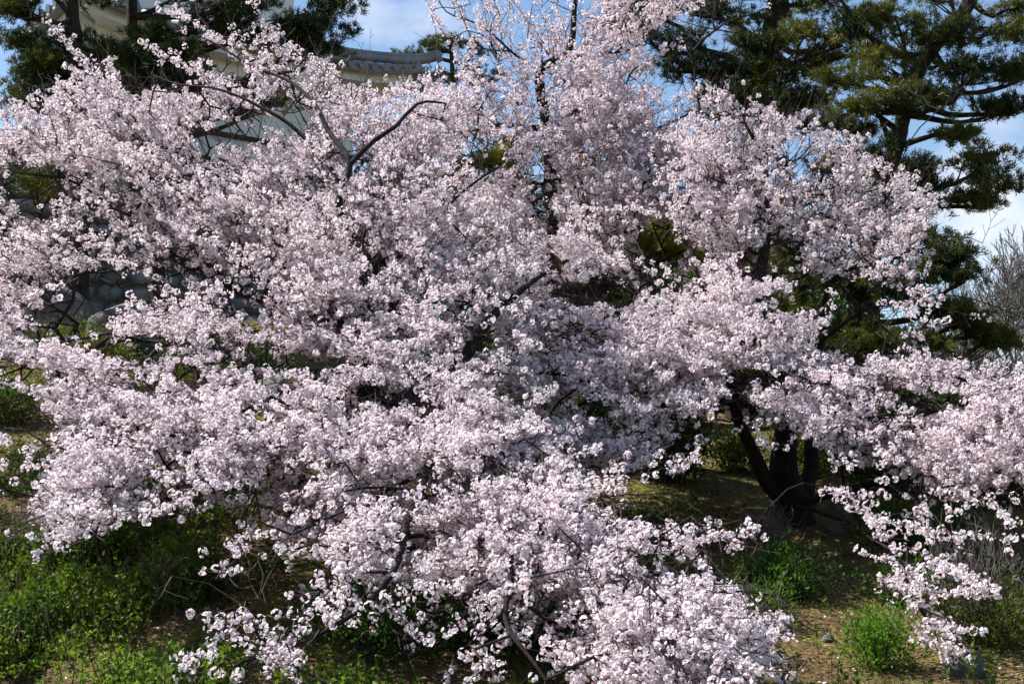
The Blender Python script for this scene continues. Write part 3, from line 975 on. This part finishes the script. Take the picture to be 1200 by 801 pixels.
def rock_mesh(rng, r, seg=14, rough=.35):
    """one rounded boulder, quads"""
    import bmesh
    bm = bmesh.new()
    bmesh.ops.create_icosphere(bm, subdivisions=4, radius=1.0)
    off = rng.uniform(0, 40, 3)
    co = np.array([v.co[:] for v in bm.verts])
    k = 1 + rough * (fbm(co * 1.3 + off, 4) - .5) * 2
    pl = unit(rng.normal(size=(9, 3)))
    co = co * k[:, None]
    for n_ in pl:
        dd = co @ n_
        cut = rng.uniform(.55, .85)
        co = co - np.outer(np.clip(dd - cut, 0, None) * .85, n_)
    co = co * np.array(r)
    for v, c in zip(bm.verts, co): v.co = c
    me = bpy.data.meshes.new('rock')
    bm.to_mesh(me); bm.free()
    for p in me.polygons: p.use_smooth = True
    return me


import bmesh
rs = np.random.default_rng(5)
sw = empty('stone_wall', Lp(0, 0, 4.4), 'battered dry stone wall of rough grey boulders under the white turret', 'stone wall')
bmS = bmesh.new()
BAT = .22
org = np.array(sw.location)


def stone_row(face, u_max, z0, z1, zig):
    z = z0
    while z < z1 - .05:
        hgt = min(rs.uniform(.26, .46), z1 - z)
        if z1 - (z + hgt) < .2: hgt = z1 - z
        u = rs.uniform(-.35, 0)
        while u < u_max:
            ln = rs.uniform(.28, .68)
            c_u, c_z = u + ln / 2, z + hgt / 2
            outw = BAT * (z1 - c_z)
            # a jittered, bevelled block
            corners = []
            bulge = rs.uniform(.05, .16)
            nU, nZ = 5, 5
            grid = []
            for a in range(nU):
                for b in range(nZ):
                    s, t = a / (nU - 1) * 2 - 1, b / (nZ - 1) * 2 - 1
                    k = max(abs(s), abs(t))
                    uu = c_u + s * ln / 2 * (.95 - .20 * abs(t) ** 3) + .03 * math.sin(7 * t + u * 5)
                    zz = c_z + t * hgt / 2 * (.95 - .20 * abs(s) ** 3) + .03 * math.sin(5 * s + u * 3)
                    d = outw + bulge * (1 - k ** 4) - (.16 if k > .99 else 0) + rs.normal() * .008
                    p = Lp(uu, -d, zz) if face == 0 else Lp(-d, uu, zz)
                    grid.append(bmS.verts.new(p - org))
            for a in range(nU - 1):
                for b in range(nZ - 1):
                    q = [grid[a * nZ + b], grid[(a + 1) * nZ + b], grid[(a + 1) * nZ + b + 1], grid[a * nZ + b + 1]]
                    bmS.faces.new(q if face == 0 else q[::-1])
            u += ln
        z += hgt


stone_row(0, 16, 3.6, Z_TOP, 0)
stone_row(1, 8, 3.6, Z_TOP, 0)
meS = bpy.data.meshes.new('boulder_face'); bmS.to_mesh(meS); bmS.free()
for p in meS.polygons: p.use_smooth = True
meS.materials.append(M_stone)
link(bpy.data.objects.new('boulder_face', meS), sw)
v, f = [], []
cv = [Lp(-.05 - BAT * 4.1 + .15, -BAT * 4.1 - .0 + .15, 3.5), Lp(16, -BAT * 4.1 + .15, 3.5), Lp(16, 8, 3.5), Lp(-BAT * 4.1 + .15, 8, 3.5),
      Lp(.12, .12, Z_TOP - .03), Lp(16, .12, Z_TOP - .03), Lp(16, 8, Z_TOP - .03), Lp(.12, 8, Z_TOP - .03)]
mesh_py('core', [c - org for c in cv], [(0, 3, 2, 1), (4, 5, 6, 7), (0, 1, 5, 4), (1, 2, 6, 5), (2, 3, 7, 6), (3, 0, 4, 7)], M_rock, sw)

tw = empty('castle_turret', Lp(0, 0, Z_TOP), 'white plastered two storey castle turret with grey tiled roofs behind the dark pines', 'castle turret')
org = np.array(tw.location)


def addbox(name, mat, *a):
    v, f = boxL(*a)
    return mesh_py(name, [p - org for p in v], f, mat, tw)


addbox('wall', M_plaster, .35, 6.2, .35, 2.0, Z_TOP, EAVE + .25)
addbox('sill_beam', M_wood, .30, 6.25, .29, .34, Z_TOP + .62, Z_TOP + .72)
addbox('foundation_beam', M_wood, .25, 6.3, .25, .34, Z_TOP + .002, Z_TOP + .16)
addbox('wall', M_plaster, 1.3, 5.25, 1.3, 2.3, EAVE + .3, EAVE + 4.0)


def hip_roof(u0, u1, w0, w1, ze, rise, run, lift, nm='roof'):
    """tiled skirt roof: near face and right face meet on a hip; eave lifts at the corner"""
    rf = None
    VV, FF = [], []

    def surf(t, s):          # t 0..1 along eave from corner, s 0..1 up slope
        return
    W0 = u1 - u0
    zl = lambda dist, lim=1e9: lift * (math.exp(-dist / 1.1) + math.exp(-(lim - dist) / 1.1))
    sag = lambda s: rise * (s * .78 + .22 * s * s)

    def pt(face, along, s, h=0.0):
        # along measured from the hip corner along the eave; s up the slope
        if face == 0:
            return Lp(u0 + along, w0 + run * s, ze + sag(s) + zl(along, W0) * (1 - s) + h)
        if face == 2:
            return Lp(u1 - run * s, w0 + along, ze + sag(s) + zl(along) * (1 - s) + h)
        return Lp(u0 + run * s, w0 + along, ze + sag(s) + zl(along) * (1 - s) + h)
    body, ribs, cap_sets = [], [], []
    for face, lim in ((0, u1 - u0), (1, w1 - w0), (2, w1 - w0)):
        n = int(lim / .15); m = 10
        v = []
        for i in range(n + 1):
            for j in range(m + 1):
                s = j / m
                al = lim * i / n
                al = max(al, run * s)
                if face == 0: al = min(al, lim - run * s)
                v.append(pt(face, al, s))
        vv = np.array(v)
        low = vv - np.array([0, 0, .12])
        fq = []
        for i in range(n):
            for j in range(m):
                a = i * (m + 1) + j
                fq.append((a, a + m + 1, a + m + 2, a + 1))
        o_ = len(vv)
        fl = [(a + o_, d_ + o_, c_ + o_, b_ + o_) for (a, b_, c_, d_) in fq]
        ed = []
        for i in range(n):
            a = i * (m + 1); b_ = a + m + 1
            ed.append((a, a + o_, b_ + o_, b_))
        body.append((np.concatenate([vv, low]), np.array(fq + fl + ed)))
        al = .18
        caps = []
        cap_sets.append(caps)
        while al < lim:
            smax = min(1.0, al / run, (lim - al) / run if face == 0 else 1.0)
            if smax < .03:
                break
            path = np.array([pt(face, al, s, .03) for s in np.linspace(0, smax, 8)])
            ext = path[0] + (path[0] - path[1]) * .25
            path[0] = ext
            ribs.append(tube_path(path, np.full(8, .075), 8))
            dv = unit(path[0] - path[1])
            a_ = unit(np.cross(dv, [0, 0, 1.0])); b_ = np.cross(dv, a_)
            ang = np.linspace(0, 2 * math.pi, 12, endpoint=False)
            ring = [path[0] + dv * .015 + .085 * (math.cos(q) * a_ + math.sin(q) * b_) for q in ang]
            back = [path[0] - dv * .03 + .085 * (math.cos(q) * a_ + math.sin(q) * b_) for q in ang]
            caps.append((ring, back))
            al += .29
    v, f = join(body)
    rf = mesh_np(nm, v - org, f, M_tile, tw, smooth=False)
    v, f = join(ribs)
    mesh_np('tile_ribs', v - org, f, M_tile, rf, smooth=True)
    for caps in cap_sets:
        cvv, cff = [], []
        for ring, back in caps:
            o_ = len(cvv); cvv += ring + back
            cff.append(tuple(range(o_, o_ + 12)))
            for q in range(12):
                cff.append((o_ + q, o_ + 12 + q, o_ + 12 + (q + 1) % 12, o_ + (q + 1) % 12))
        mesh_py('eave_tiles', [c - org for c in cvv], cff, M_tile, rf)
    # hip ridges
    import mathutils
    for sg, uc in ((1, u0), (-1, u1)):
        hp = np.array([Lp(uc + sg * run * s, w0 + run * s, ze + sag(s) + lift * (1 - s) ** 1.5 + .12) for s in np.linspace(-.10, 1, 14)])
        hp[0, 2] += .10; hp[1, 2] += .03
        v, f = join([tube_path(hp, np.full(14, .09), 10), tube_path(hp + [0, 0, .10], np.full(14, .06), 10)])
        mesh_np('hip_ridge', v - org, f, M_tile, rf, smooth=True)
        e = hp[0]
        bm = bmesh.new()
        bmesh.ops.create_cone(bm, cap_ends=True, segments=12, radius1=.15, radius2=.10, depth=.12)
        me = bpy.data.meshes.new('ridge_end_tile')
        q = Vector(tuple(hp[0] - hp[2])).to_track_quat('Z', 'Y')
        bm.transform(mathutils.Matrix.Translation(Vector(tuple(e - org))) @ q.to_matrix().to_4x4())
        bm.to_mesh(me); bm.free(); me.materials.append(M_tile)
        link(bpy.data.objects.new('ridge_end_tile', me), rf)
    # plastered rafters band under the eave
    bn = []
    for face, lim in ((0, u1 - u0), (1, w1 - w0), (2, w1 - w0)):
        n = int(lim / .3)
        for (s0, h0, s1, h1) in ((.10, -.14, .10, -.34), (.10, -.34, .33, -.30), (.33, -.30, .33, -.55), (.33, -.55, .75, -.50)):
            v = []
            for i in range(n + 1):
                al = max(lim * i / n, .2)
                for s, h in ((s0, h0), (s1, h1)):
                    if face == 0:
                        a2 = min(max(al, run * s), lim - run * s)
                        p = Lp(u0 + a2, w0 + run * s, ze + h + zl(al, W0) * (1 - s) + .10)
                    else:
                        a2 = max(al, run * s)
                        p = Lp((u0 + run * s) if face == 1 else (u1 - run * s), w0 + a2, ze + h + zl(al) * (1 - s) + .10)
                    v.append(p)
            fq = [(2 * i, 2 * i + 2, 2 * i + 3, 2 * i + 1) for i in range(n)]
            bn.append((np.array(v), np.array(fq)))
    v, f = join(bn)
    mesh_np('eave_soffit', v - org, f, M_plaster, tw)
    return rf


hip_roof(-.75, 7.0, -.75, 2.2, EAVE, .95, 2.1, .42)
hip_roof(.4, 6.15, .4, 2.8, EAVE + 3.9, 1.3, 2.4, .36)

re_ = np.random.default_rng(61)
evergreen('dark evergreen tree right of the stone wall corner, behind the middle cherry', 555, 0, 27, 3.6, 4.6, re_, 12000)
evergreen('rounded dark evergreen behind the trunk of the middle cherry', 660, 0, 25.5, 3.8, 4.0, re_, 12000, c1=(.09, .11, .02))
evergreen('dark evergreen between the middle cherry and the forked trunk', 760, 0, 26.5, 3.6, 3.3, re_, 11000)
evergreen('low evergreen tree directly behind the forked cherry trunk', 860, 0, 25, 3.4, 3.0, re_, 10000, c1=(.08, .12, .02))
evergreen('evergreen tree left of the low dark pine on the bank top', 950, 0, 24, 3.0, 2.6, re_, 9000)

for (px, Y, w, h, lab) in [(700, 38, 6.5, 7.0, 'distant evergreen thicket tree seen low through the middle of the crowns'), (800, 40, 6.5, 7.5, 'distant evergreen left of the forked cherry trunk, beyond the bank'),
                           (890, 39, 6.0, 6.2, 'distant evergreen right behind the forked cherry trunk, beyond the bank'), (980, 41, 6.0, 4.6, 'distant evergreen behind the low dark pine trunk'),
                           (1065, 42, 5.5, 3.4, 'low distant evergreen below the gap in the long cherry bough'), (1140, 40, 5.5, 3.0, 'low distant evergreen under the long bough near the right edge'),
                           (1205, 38, 5.0, 2.3, 'dark distant hedge tree at the right edge under the leafless trees')]:
    evergreen(lab, px, 0, Y, w, h, re_, 12000, L=.22, group='distant evergreens beyond the bank')

# ------------------------------------------------------------------ far bare trees


def bare_tree(label, base, H, rng, spread=.55, levels=6, r0=.14, cat='tree', name='bare_tree', m=None, group='leafless trees in the distance'):
    T = empty(name, base, label, cat, group)
    A_, B_, ra, rb = [], [], [], []
    thick = []

    def rec(p, d, l, r, lv):
        n = 3
        q = p
        for s in range(n):
            d = unit(d + rng.normal(size=3) * .10 + np.array([0, 0, .05]))
            e = q + d * l / n
            A_.append(q); B_.append(e); ra.append(r * (1 - .3 * s / n)); rb.append(r * (1 - .3 * (s + 1) / n))
            thick.append(lv == 0)
            if lv < levels and s >= 1 and lv > 0:
                d2 = unit(d + unit(rng.normal(size=3)) * spread)
                rec(e, d2, l * rng.uniform(.5, .75), r * .45, lv + 2)
            q = e
        if lv < levels:
            for k in range(3 if lv < 2 else 2):
                d2 = unit(d + unit(rng.normal(size=3)) * spread + np.array([0, 0, .12]))
                rec(q, d2, l * rng.uniform(.62, .85), r * .62, lv + 1)
    rec(np.zeros(3), np.array([0, 0, 1.0]), H * .26, r0, 0)
    A_, B_, ra, rb, thick = map(np.array, (A_, B_, ra, rb, thick))
    v, f = edge_tubes(A_[thick], B_[thick], ra[thick], rb[thick], 8)
    mesh_np('trunk', v, f, m or M_gbark, T, smooth=True)
    v, f = edge_tubes(A_[~thick], B_[~thick], np.maximum(ra[~thick], .013), np.maximum(rb[~thick], .011), 3)
    mesh_np('crown', v, f, m or M_gbark, T)
    return T


rt = np.random.default_rng(9)
for (px, Y, H, lab) in [(1185, 48, 8.2, 'tall rounded leafless grey tree at the right edge, below the pine boughs'), (1135, 55, 7.4, 'leafless tree just left of the tall rounded one at the right edge'),
                        (1085, 50, 5.6, 'bare tree seen through the gap in the right cherry bough'), (1040, 56, 5.8, 'bare tree beside the low dark pine trunk, farthest left of the leafless ones'),
                        (1225, 44, 7.2, 'leafless tree cut by the right edge of the picture'), (820, 52, 6.5, 'bare tree behind the yellowish pine'), (1110, 70, 6.6, 'small distant bare tree under the drooping pine sprays')]:
    b = gp(px, 500, Y)
    bare_tree(lab, b, H * 1.25, rt, levels=7 if px > 1100 else 6)

# ------------------------------------------------------------------ shrubs, rocks, ground cover


def shrub(label, px, py, Y, w, h, rng, n=2600, L=.04, c0=(.02, .045, .012), c1=(.07, .14, .02), name='shrub', dry=0.0, group='shrubs on the bank'):
    base = gp(px, py, Y)
    T = empty(name, base, label, 'shrub', group)
    stems = []
    C, D = [], []
    ns = max(10, int(26 * w))
    for k in range(ns):
        th = rng.uniform(0, 2 * math.pi); r = math.sqrt(rng.random()) * w * .5
        e = np.array([math.cos(th) * r, math.sin(th) * r, h * rng.uniform(.55, 1.0) * (1 - .5 * (r / (w * .5)) ** 2)])
        b0 = np.array([math.cos(th), math.sin(th), 0]) * r * .35
        b0[2] = -.03
        sp, _ = smooth_path([b0, b0 * .4 + e * .5 + rng.normal(size=3) * .04, e], .08, .02, k)
        stems.append(tube_path(sp, np.linspace(.008, .003, len(sp)), 4))
        for s in range(int(n / ns)):
            t = rng.beta(2.2, 1.0)
            i = min(len(sp) - 1, int(t * len(sp)))
            off = rng.normal(size=3) * np.array([.07, .07, .05]) * (1 + w * .5)
            C.append(sp[i] + off)
            D.append(unit(off * 3 + np.array([0, 0, .35]) + rng.normal(size=3) * .25))
    v, f = join(stems)
    mesh_np('stems', v, f, M_dry if dry else M_twig, T)
    if n > 0 and C:
        C = np.array(C); D = np.array(D)
        gz2 = height(C[:, 0] + base[0], C[:, 1] + base[1]) - base[2]
        k = C[:, 2] > gz2 - .01
        C, D = C[k], D[k]
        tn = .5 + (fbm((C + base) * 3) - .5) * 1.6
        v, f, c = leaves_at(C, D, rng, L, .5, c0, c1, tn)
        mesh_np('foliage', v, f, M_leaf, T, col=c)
    return T


rh = np.random.default_rng(31)
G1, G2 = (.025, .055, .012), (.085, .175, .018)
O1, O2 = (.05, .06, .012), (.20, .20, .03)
shrub('bright green leafy shrub at the bottom edge, right of centre below the sunny slope', 1030, 800, 8.6, .42, .38, rh, 2600, .032, G1, (.11, .23, .02))
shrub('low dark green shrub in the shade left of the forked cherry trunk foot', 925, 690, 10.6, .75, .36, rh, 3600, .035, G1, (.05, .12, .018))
shrub('small green shrub beside the grey boulder under the right cherry', 892, 740, 9.6, .36, .36, rh, 1600, .034, G1, G2)
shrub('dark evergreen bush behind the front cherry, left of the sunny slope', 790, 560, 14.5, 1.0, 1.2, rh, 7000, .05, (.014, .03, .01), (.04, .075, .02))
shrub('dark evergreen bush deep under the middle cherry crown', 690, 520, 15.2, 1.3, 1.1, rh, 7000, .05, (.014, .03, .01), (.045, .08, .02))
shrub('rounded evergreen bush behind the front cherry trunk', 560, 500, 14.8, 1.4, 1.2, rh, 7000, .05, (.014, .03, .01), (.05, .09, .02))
shrub('olive green bush on the bank top below the stone wall, far left', 90, 425, 17.0, 1.5, .75, rh, 9000, .045, O1, (.13, .15, .02))
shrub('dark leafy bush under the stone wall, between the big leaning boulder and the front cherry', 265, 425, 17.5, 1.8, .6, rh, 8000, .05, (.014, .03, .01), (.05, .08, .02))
shrub('yellow green bush right of the olive one at the wall foot', 170, 470, 15.5, .9, .4, rh, 4500, .04, O1, O2)
shrub('dark green bush at the left edge halfway up the bank', 8, 470, 14.5, .9, .5, rh, 4200, .045, G1, (.09, .13, .02))
shrub('olive bush seen through a gap left of the front cherry trunk', 228, 480, 15.0, .6, .6, rh, 3200, .04, O1, (.12, .13, .02))
shrub('bright moss green bush under the front cherry bough', 320, 545, 13.0, .9, .45, rh, 4200, .04, O1, (.14, .19, .02))
shrub('yellow green bush on the slope behind the right cherry trunk', 975, 520, 15.5, 1.5, .8, rh, 7500, .045, O1, O2)
shrub('sunlit bush left of the forked cherry trunk', 868, 535, 15.5, .6, .55, rh, 3000, .045, O1, (.17, .21, .03))
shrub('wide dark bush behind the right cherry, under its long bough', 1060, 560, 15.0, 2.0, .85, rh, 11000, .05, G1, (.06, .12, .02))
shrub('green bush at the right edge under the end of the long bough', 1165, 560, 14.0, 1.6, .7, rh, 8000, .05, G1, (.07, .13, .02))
shrub('leafy green shrub between the hanging blossoms and the trunk', 1075, 600, 12.6, 1.0, .45, rh, 5000, .042, G1, G2)
shrub('low shrub behind the hanging lower bough, nearest the sunny slope', 1058, 700, 10.4, .5, .42, rh, 2600, .036, G1, (.07, .14, .02))
shrub('olive low shrub in the lower right corner', 1170, 790, 9.0, .9, .45, rh, 4200, .034, O1, (.09, .12, .02))
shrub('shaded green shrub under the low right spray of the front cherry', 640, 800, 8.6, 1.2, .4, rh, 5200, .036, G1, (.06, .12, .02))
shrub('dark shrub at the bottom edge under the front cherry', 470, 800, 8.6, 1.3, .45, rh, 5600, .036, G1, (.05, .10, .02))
shrub('green low shrub by the tip of the middle pink spray', 770, 690, 10.5, .8, .25, rh, 3600, .034, G1, G2)
shrub('green bank shrub between the two low front sprays', 730, 600, 12.3, .9, .3, rh, 3800, .036, G1, (.06, .13, .02))
for (px, py, Y, w, h, lab) in [(905, 625, 12.6, .7, .40, 'grey leafless twiggy bush at the foot of the forked cherry trunk'),
                               (1150, 760, 9.2, .9, .75, 'bare twiggy bush behind the boulder in the lower right'),
                               (1185, 620, 11.4, .8, .55, 'leafless brown bush at the right edge, above the bare one by the boulder'),
                               (975, 560, 13.8, .5, .45, 'dry pale grass clump right of the forked trunk'),
                               (30, 640, 10.2, .8, .45, 'dry brown stalks at the left edge above the green ground cover'),
                               (185, 700, 9.3, .5, .35, 'clump of pale dry stalks rising from the green ground cover'),
                               (850, 760, 9.4, .4, .35, 'dry stems between the boulder and the bottom right pink spray')]:
    T = empty('dry_bush', gp(px, py, Y), lab, 'dry bush', 'leafless bushes on the bank')
    st = []
    for k in range(int(70 * w) + 14):
        th = rh.uniform(0, 2 * math.pi); r = rh.uniform(0, w * .55)
        e = np.array([math.cos(th) * r, math.sin(th) * r * .8, h * rh.uniform(.4, 1)])
        b0 = np.array([math.cos(th) * r * .25, math.sin(th) * r * .25, -.04])
        sp, _ = smooth_path([b0, (b0 + e) / 2 + rh.normal(size=3) * .05, e], .09, .02, k)
        st.append(tube_path(sp, np.linspace(.0045, .0018, len(sp)), 3))
        for z in range(3):
            i = rh.integers(len(sp) // 3, len(sp))
            e2 = sp[i] + unit((e - b0) + rh.normal(size=3) * .35) * h * rh.uniform(.15, .4)
            st.append(tube_path(np.stack([sp[i], (sp[i] + e2) / 2 + rh.normal(size=3) * .01, e2]), [.0025, .002, .0014], 3))
    v, f = join(st)
    mesh_np('stems', v, f, M_dry if 'dry' in lab or 'brown' in lab else M_gbark, T)

for (px, py, Y, r, lab) in [(872, 694, 9.9, (.24, .20, .16), 'grey boulder half buried between the green shrubs and the pink spray'),
                            (905, 722, 9.5, (.11, .10, .07), 'small brown boulder in front of the grey one'),
                            (1128, 788, 8.5, (.15, .12, .15), 'pale grey boulder in the lower right under the hanging blossoms'),
                            (975, 615, 12.9, (.13, .12, .08), 'dark boulder behind the foot of the forked cherry trunk'),
                            (150, 365, 19.2, (.62, .5, .55), 'big grey boulder leaning at the foot of the stone wall, far left'),
                            (235, 400, 18.4, (.5, .4, .36), 'dark boulder right of the big leaning one'),
                            (315, 450, 16.5, (.34, .3, .24), 'bluish grey boulder showing left of the front cherry trunk'),
                            (75, 345, 20.2, (.6, .5, .65), 'tall pale boulder at the wall foot left of the big leaning one'),
                            (970, 770, 9.2, (.05, .05, .035), 'little stone on the sunlit slope')]:
    p = gp(px, py, Y)
    me = rock_mesh(rh, r); me.name = 'boulder'; me.materials.append(M_rock)
    o = bpy.data.objects.new('boulder', me); o.location = p + np.array([0, 0, r[2] * .35]); o.rotation_euler = (0, 0, rh.uniform(0, 6))
    link(o); tag(o, lab, 'boulder', 'boulders on the bank')

# leafy ground cover: many small upright shoots
n = 70000
X = rh.uniform(-7, 6, n); Yc = rh.uniform(6.3, 15, n)
X = X * (Yc / 11)
gxp, gyp = proj(np.stack([X, Yc, height(X, Yc)], -1))
q = np.stack([X * .8, Yc * .8, 0 * X + 3], -1)
k = fbm(q, 3)
left = sstep(300, 180, gxp) * sstep(520, 600, gyp)
mid = sstep(240, 400, gxp) * sstep(900, 800, gxp) * sstep(560, 640, gyp) * .40
right = sstep(880, 1000, gxp) * .03
pr = np.clip(left * sstep(.26, .44, k) * 1.0 + mid * sstep(.42, .58, k) + right * sstep(.5, .6, k), 0, 1)
s_ = rh.random(n) < pr
X, Yc = X[s_], Yc[s_]
base = np.stack([X, Yc, height(X, Yc)], -1)
hh = rh.uniform(.04, .19, len(X)) * (.25 + 1.9 * sstep(.30, .72, fbm(np.stack([X * 2.1, Yc * 2.1, 0 * X], -1))))
lean = rh.normal(size=(len(X), 3)) * .25; lean[:, 2] = 1
top = base + unit(lean) * hh[:, None]
v1, f1 = edge_tubes(base, top, np.full(len(X), .003), np.full(len(X), .002), 4)
nl = 9
idx = np.repeat(np.arange(len(X)), nl)
tt = rh.uniform(.45, 1.05, len(idx))
Cn = base[idx] + (top - base)[idx] * tt[:, None]
Dn = rh.normal(size=(len(idx), 3)); Dn[:, 2] = rh.uniform(.1, 1.3, len(idx)); Dn = unit(Dn)
tn = np.clip(.45 + (fbm(Cn * 1.6) - .5) * 2.2, 0, 1)
v2, f2, c2 = leaves_at(Cn, Dn, rh, .042, .5, (.022, .055, .010), (.16, .24, .03), tn)
c1 = np.tile([.10, .09, .04], (len(v1), 1))
sel = np.where((left[s_] > .5) & (rh.random(len(X)) < .17))[0]        # dry stalks standing among the leaves
d_ = rh.normal(size=(len(sel), 3)) * .35; d_[:, 2] = 1
v3, f3 = edge_tubes(base[sel], base[sel] + unit(d_) * rh.uniform(.12, .38, len(sel))[:, None], np.full(len(sel), .0028), np.full(len(sel), .0012), 4)
v1_, f1_, c1_ = v1, f1, c1
c3 = np.tile([.30, .24, .16], (len(v3), 1)) * rh.uniform(.5, 1.2, (len(v3), 1))
v1 = np.concatenate([v1_, v3]); f1 = np.concatenate([f1_, f3 + len(v1_)]); c1 = np.concatenate([c1_, c3])
gc = mesh_np('ground_cover', np.concatenate([v1, v2]), np.concatenate([f1, f2 + len(v1)]), M_leaf, col=np.concatenate([c1, c2]))
tag(gc, 'glossy green leafy ground cover spreading over the lower left of the bank', 'ground cover', kind='stuff')
print('cover shoots', len(X))

# grass and moss blades, dry and green
n = 130000
X = rh.uniform(-7.5, 7.5, n); Yc = 6 + 15 * rh.random(n) ** 1.3
X = X * (Yc / 14)
k = fbm(np.stack([X * .9, Yc * .9, 0 * X + 8], -1))
s_ = rh.random(n) < .25 + sstep(.35, .6, k)
X, Yc, k = X[s_], Yc[s_], k[s_]
b = np.stack([X, Yc, height(X, Yc) - .004], -1)
d = rh.normal(size=b.shape) * .75; d[:, 2] = rh.uniform(.5, 1.5, len(b)); d = unit(d)
a_, b_ = basis(d, rh)
Lb = (rh.uniform(.015, .06, len(b)) * (1 + 1.2 * (rh.random(len(b)) < .06)))[:, None]
V = np.stack([b - a_ * .0018, b + a_ * .0018, b + d * Lb + a_ * .0008 + b_ * Lb * .2, b + d * Lb - a_ * .0008 + b_ * Lb * .2], 1)
pal = np.array([(.08, .095, .02), (.13, .14, .03), (.22, .17, .08), (.15, .09, .05), (.05, .07, .015)])
ci = rh.choice(5, len(b), p=[.3, .27, .15, .13, .15])
col = np.repeat(pal[ci][:, None], 4, 1).reshape(-1, 3)
gr = mesh_np('grass', V.reshape(-1, 3), np.arange(len(b) * 4).reshape(-1, 4), M_grass, col=col)
tag(gr, 'short mossy and dry grass growing over the bank', 'grass', kind='stuff')

# fallen leaves and petals
n = 70000
X = rh.uniform(-7, 7, n); Yc = rh.uniform(6.2, 19, n); X = X * (Yc / 13)
b = np.stack([X, Yc, height(X, Yc) + .006], -1)
nm = rh.normal(size=b.shape) * .35; nm[:, 2] = 1; nm = unit(nm)
a_, b_ = basis(nm, rh)
sz = rh.uniform(.005, .017, n)[:, None]
V = np.stack([b - a_ * sz, b - b_ * sz * .5, b + a_ * sz, b + b_ * sz * .5], 1)
pal = np.array([(.22, .10, .05), (.14, .07, .04), (.30, .20, .11), (.75, .66, .70)])
ci = rh.choice(4, n, p=[.36, .32, .20, .12])
m = 5000                                   # fallen twigs
X = rh.uniform(-7, 7, m); Yc = rh.uniform(6.2, 17, m); X = X * (Yc / 13)
t0 = np.stack([X, Yc, height(X, Yc) + .006], -1); th = rh.uniform(0, 6.283, m); ll = rh.uniform(.03, .16, m)
X2, Y2 = X + np.cos(th) * ll, Yc + np.sin(th) * ll
t1 = np.stack([X2, Y2, height(X2, Y2) + rh.uniform(.004, .03, m)], -1)
tv, tf = edge_tubes(t0, t1, rh.uniform(.0012, .003, m), np.full(m, .001), 4)
tcol = np.repeat(rh.uniform(.06, .22, m)[:, None] * np.array([[1, .8, .62]]), 8, 0)
lt = mesh_np('leaf_litter', np.concatenate([V.reshape(-1, 3), tv]), np.concatenate([np.arange(n * 4).reshape(-1, 4), tf + n * 4]), M_grass,
             col=np.concatenate([np.repeat(pal[ci][:, None], 4, 1).reshape(-1, 3), tcol]))
tag(lt, 'fallen brown leaves, twigs and scattered pale petals strewn over the bank', 'leaf litter', kind='stuff')
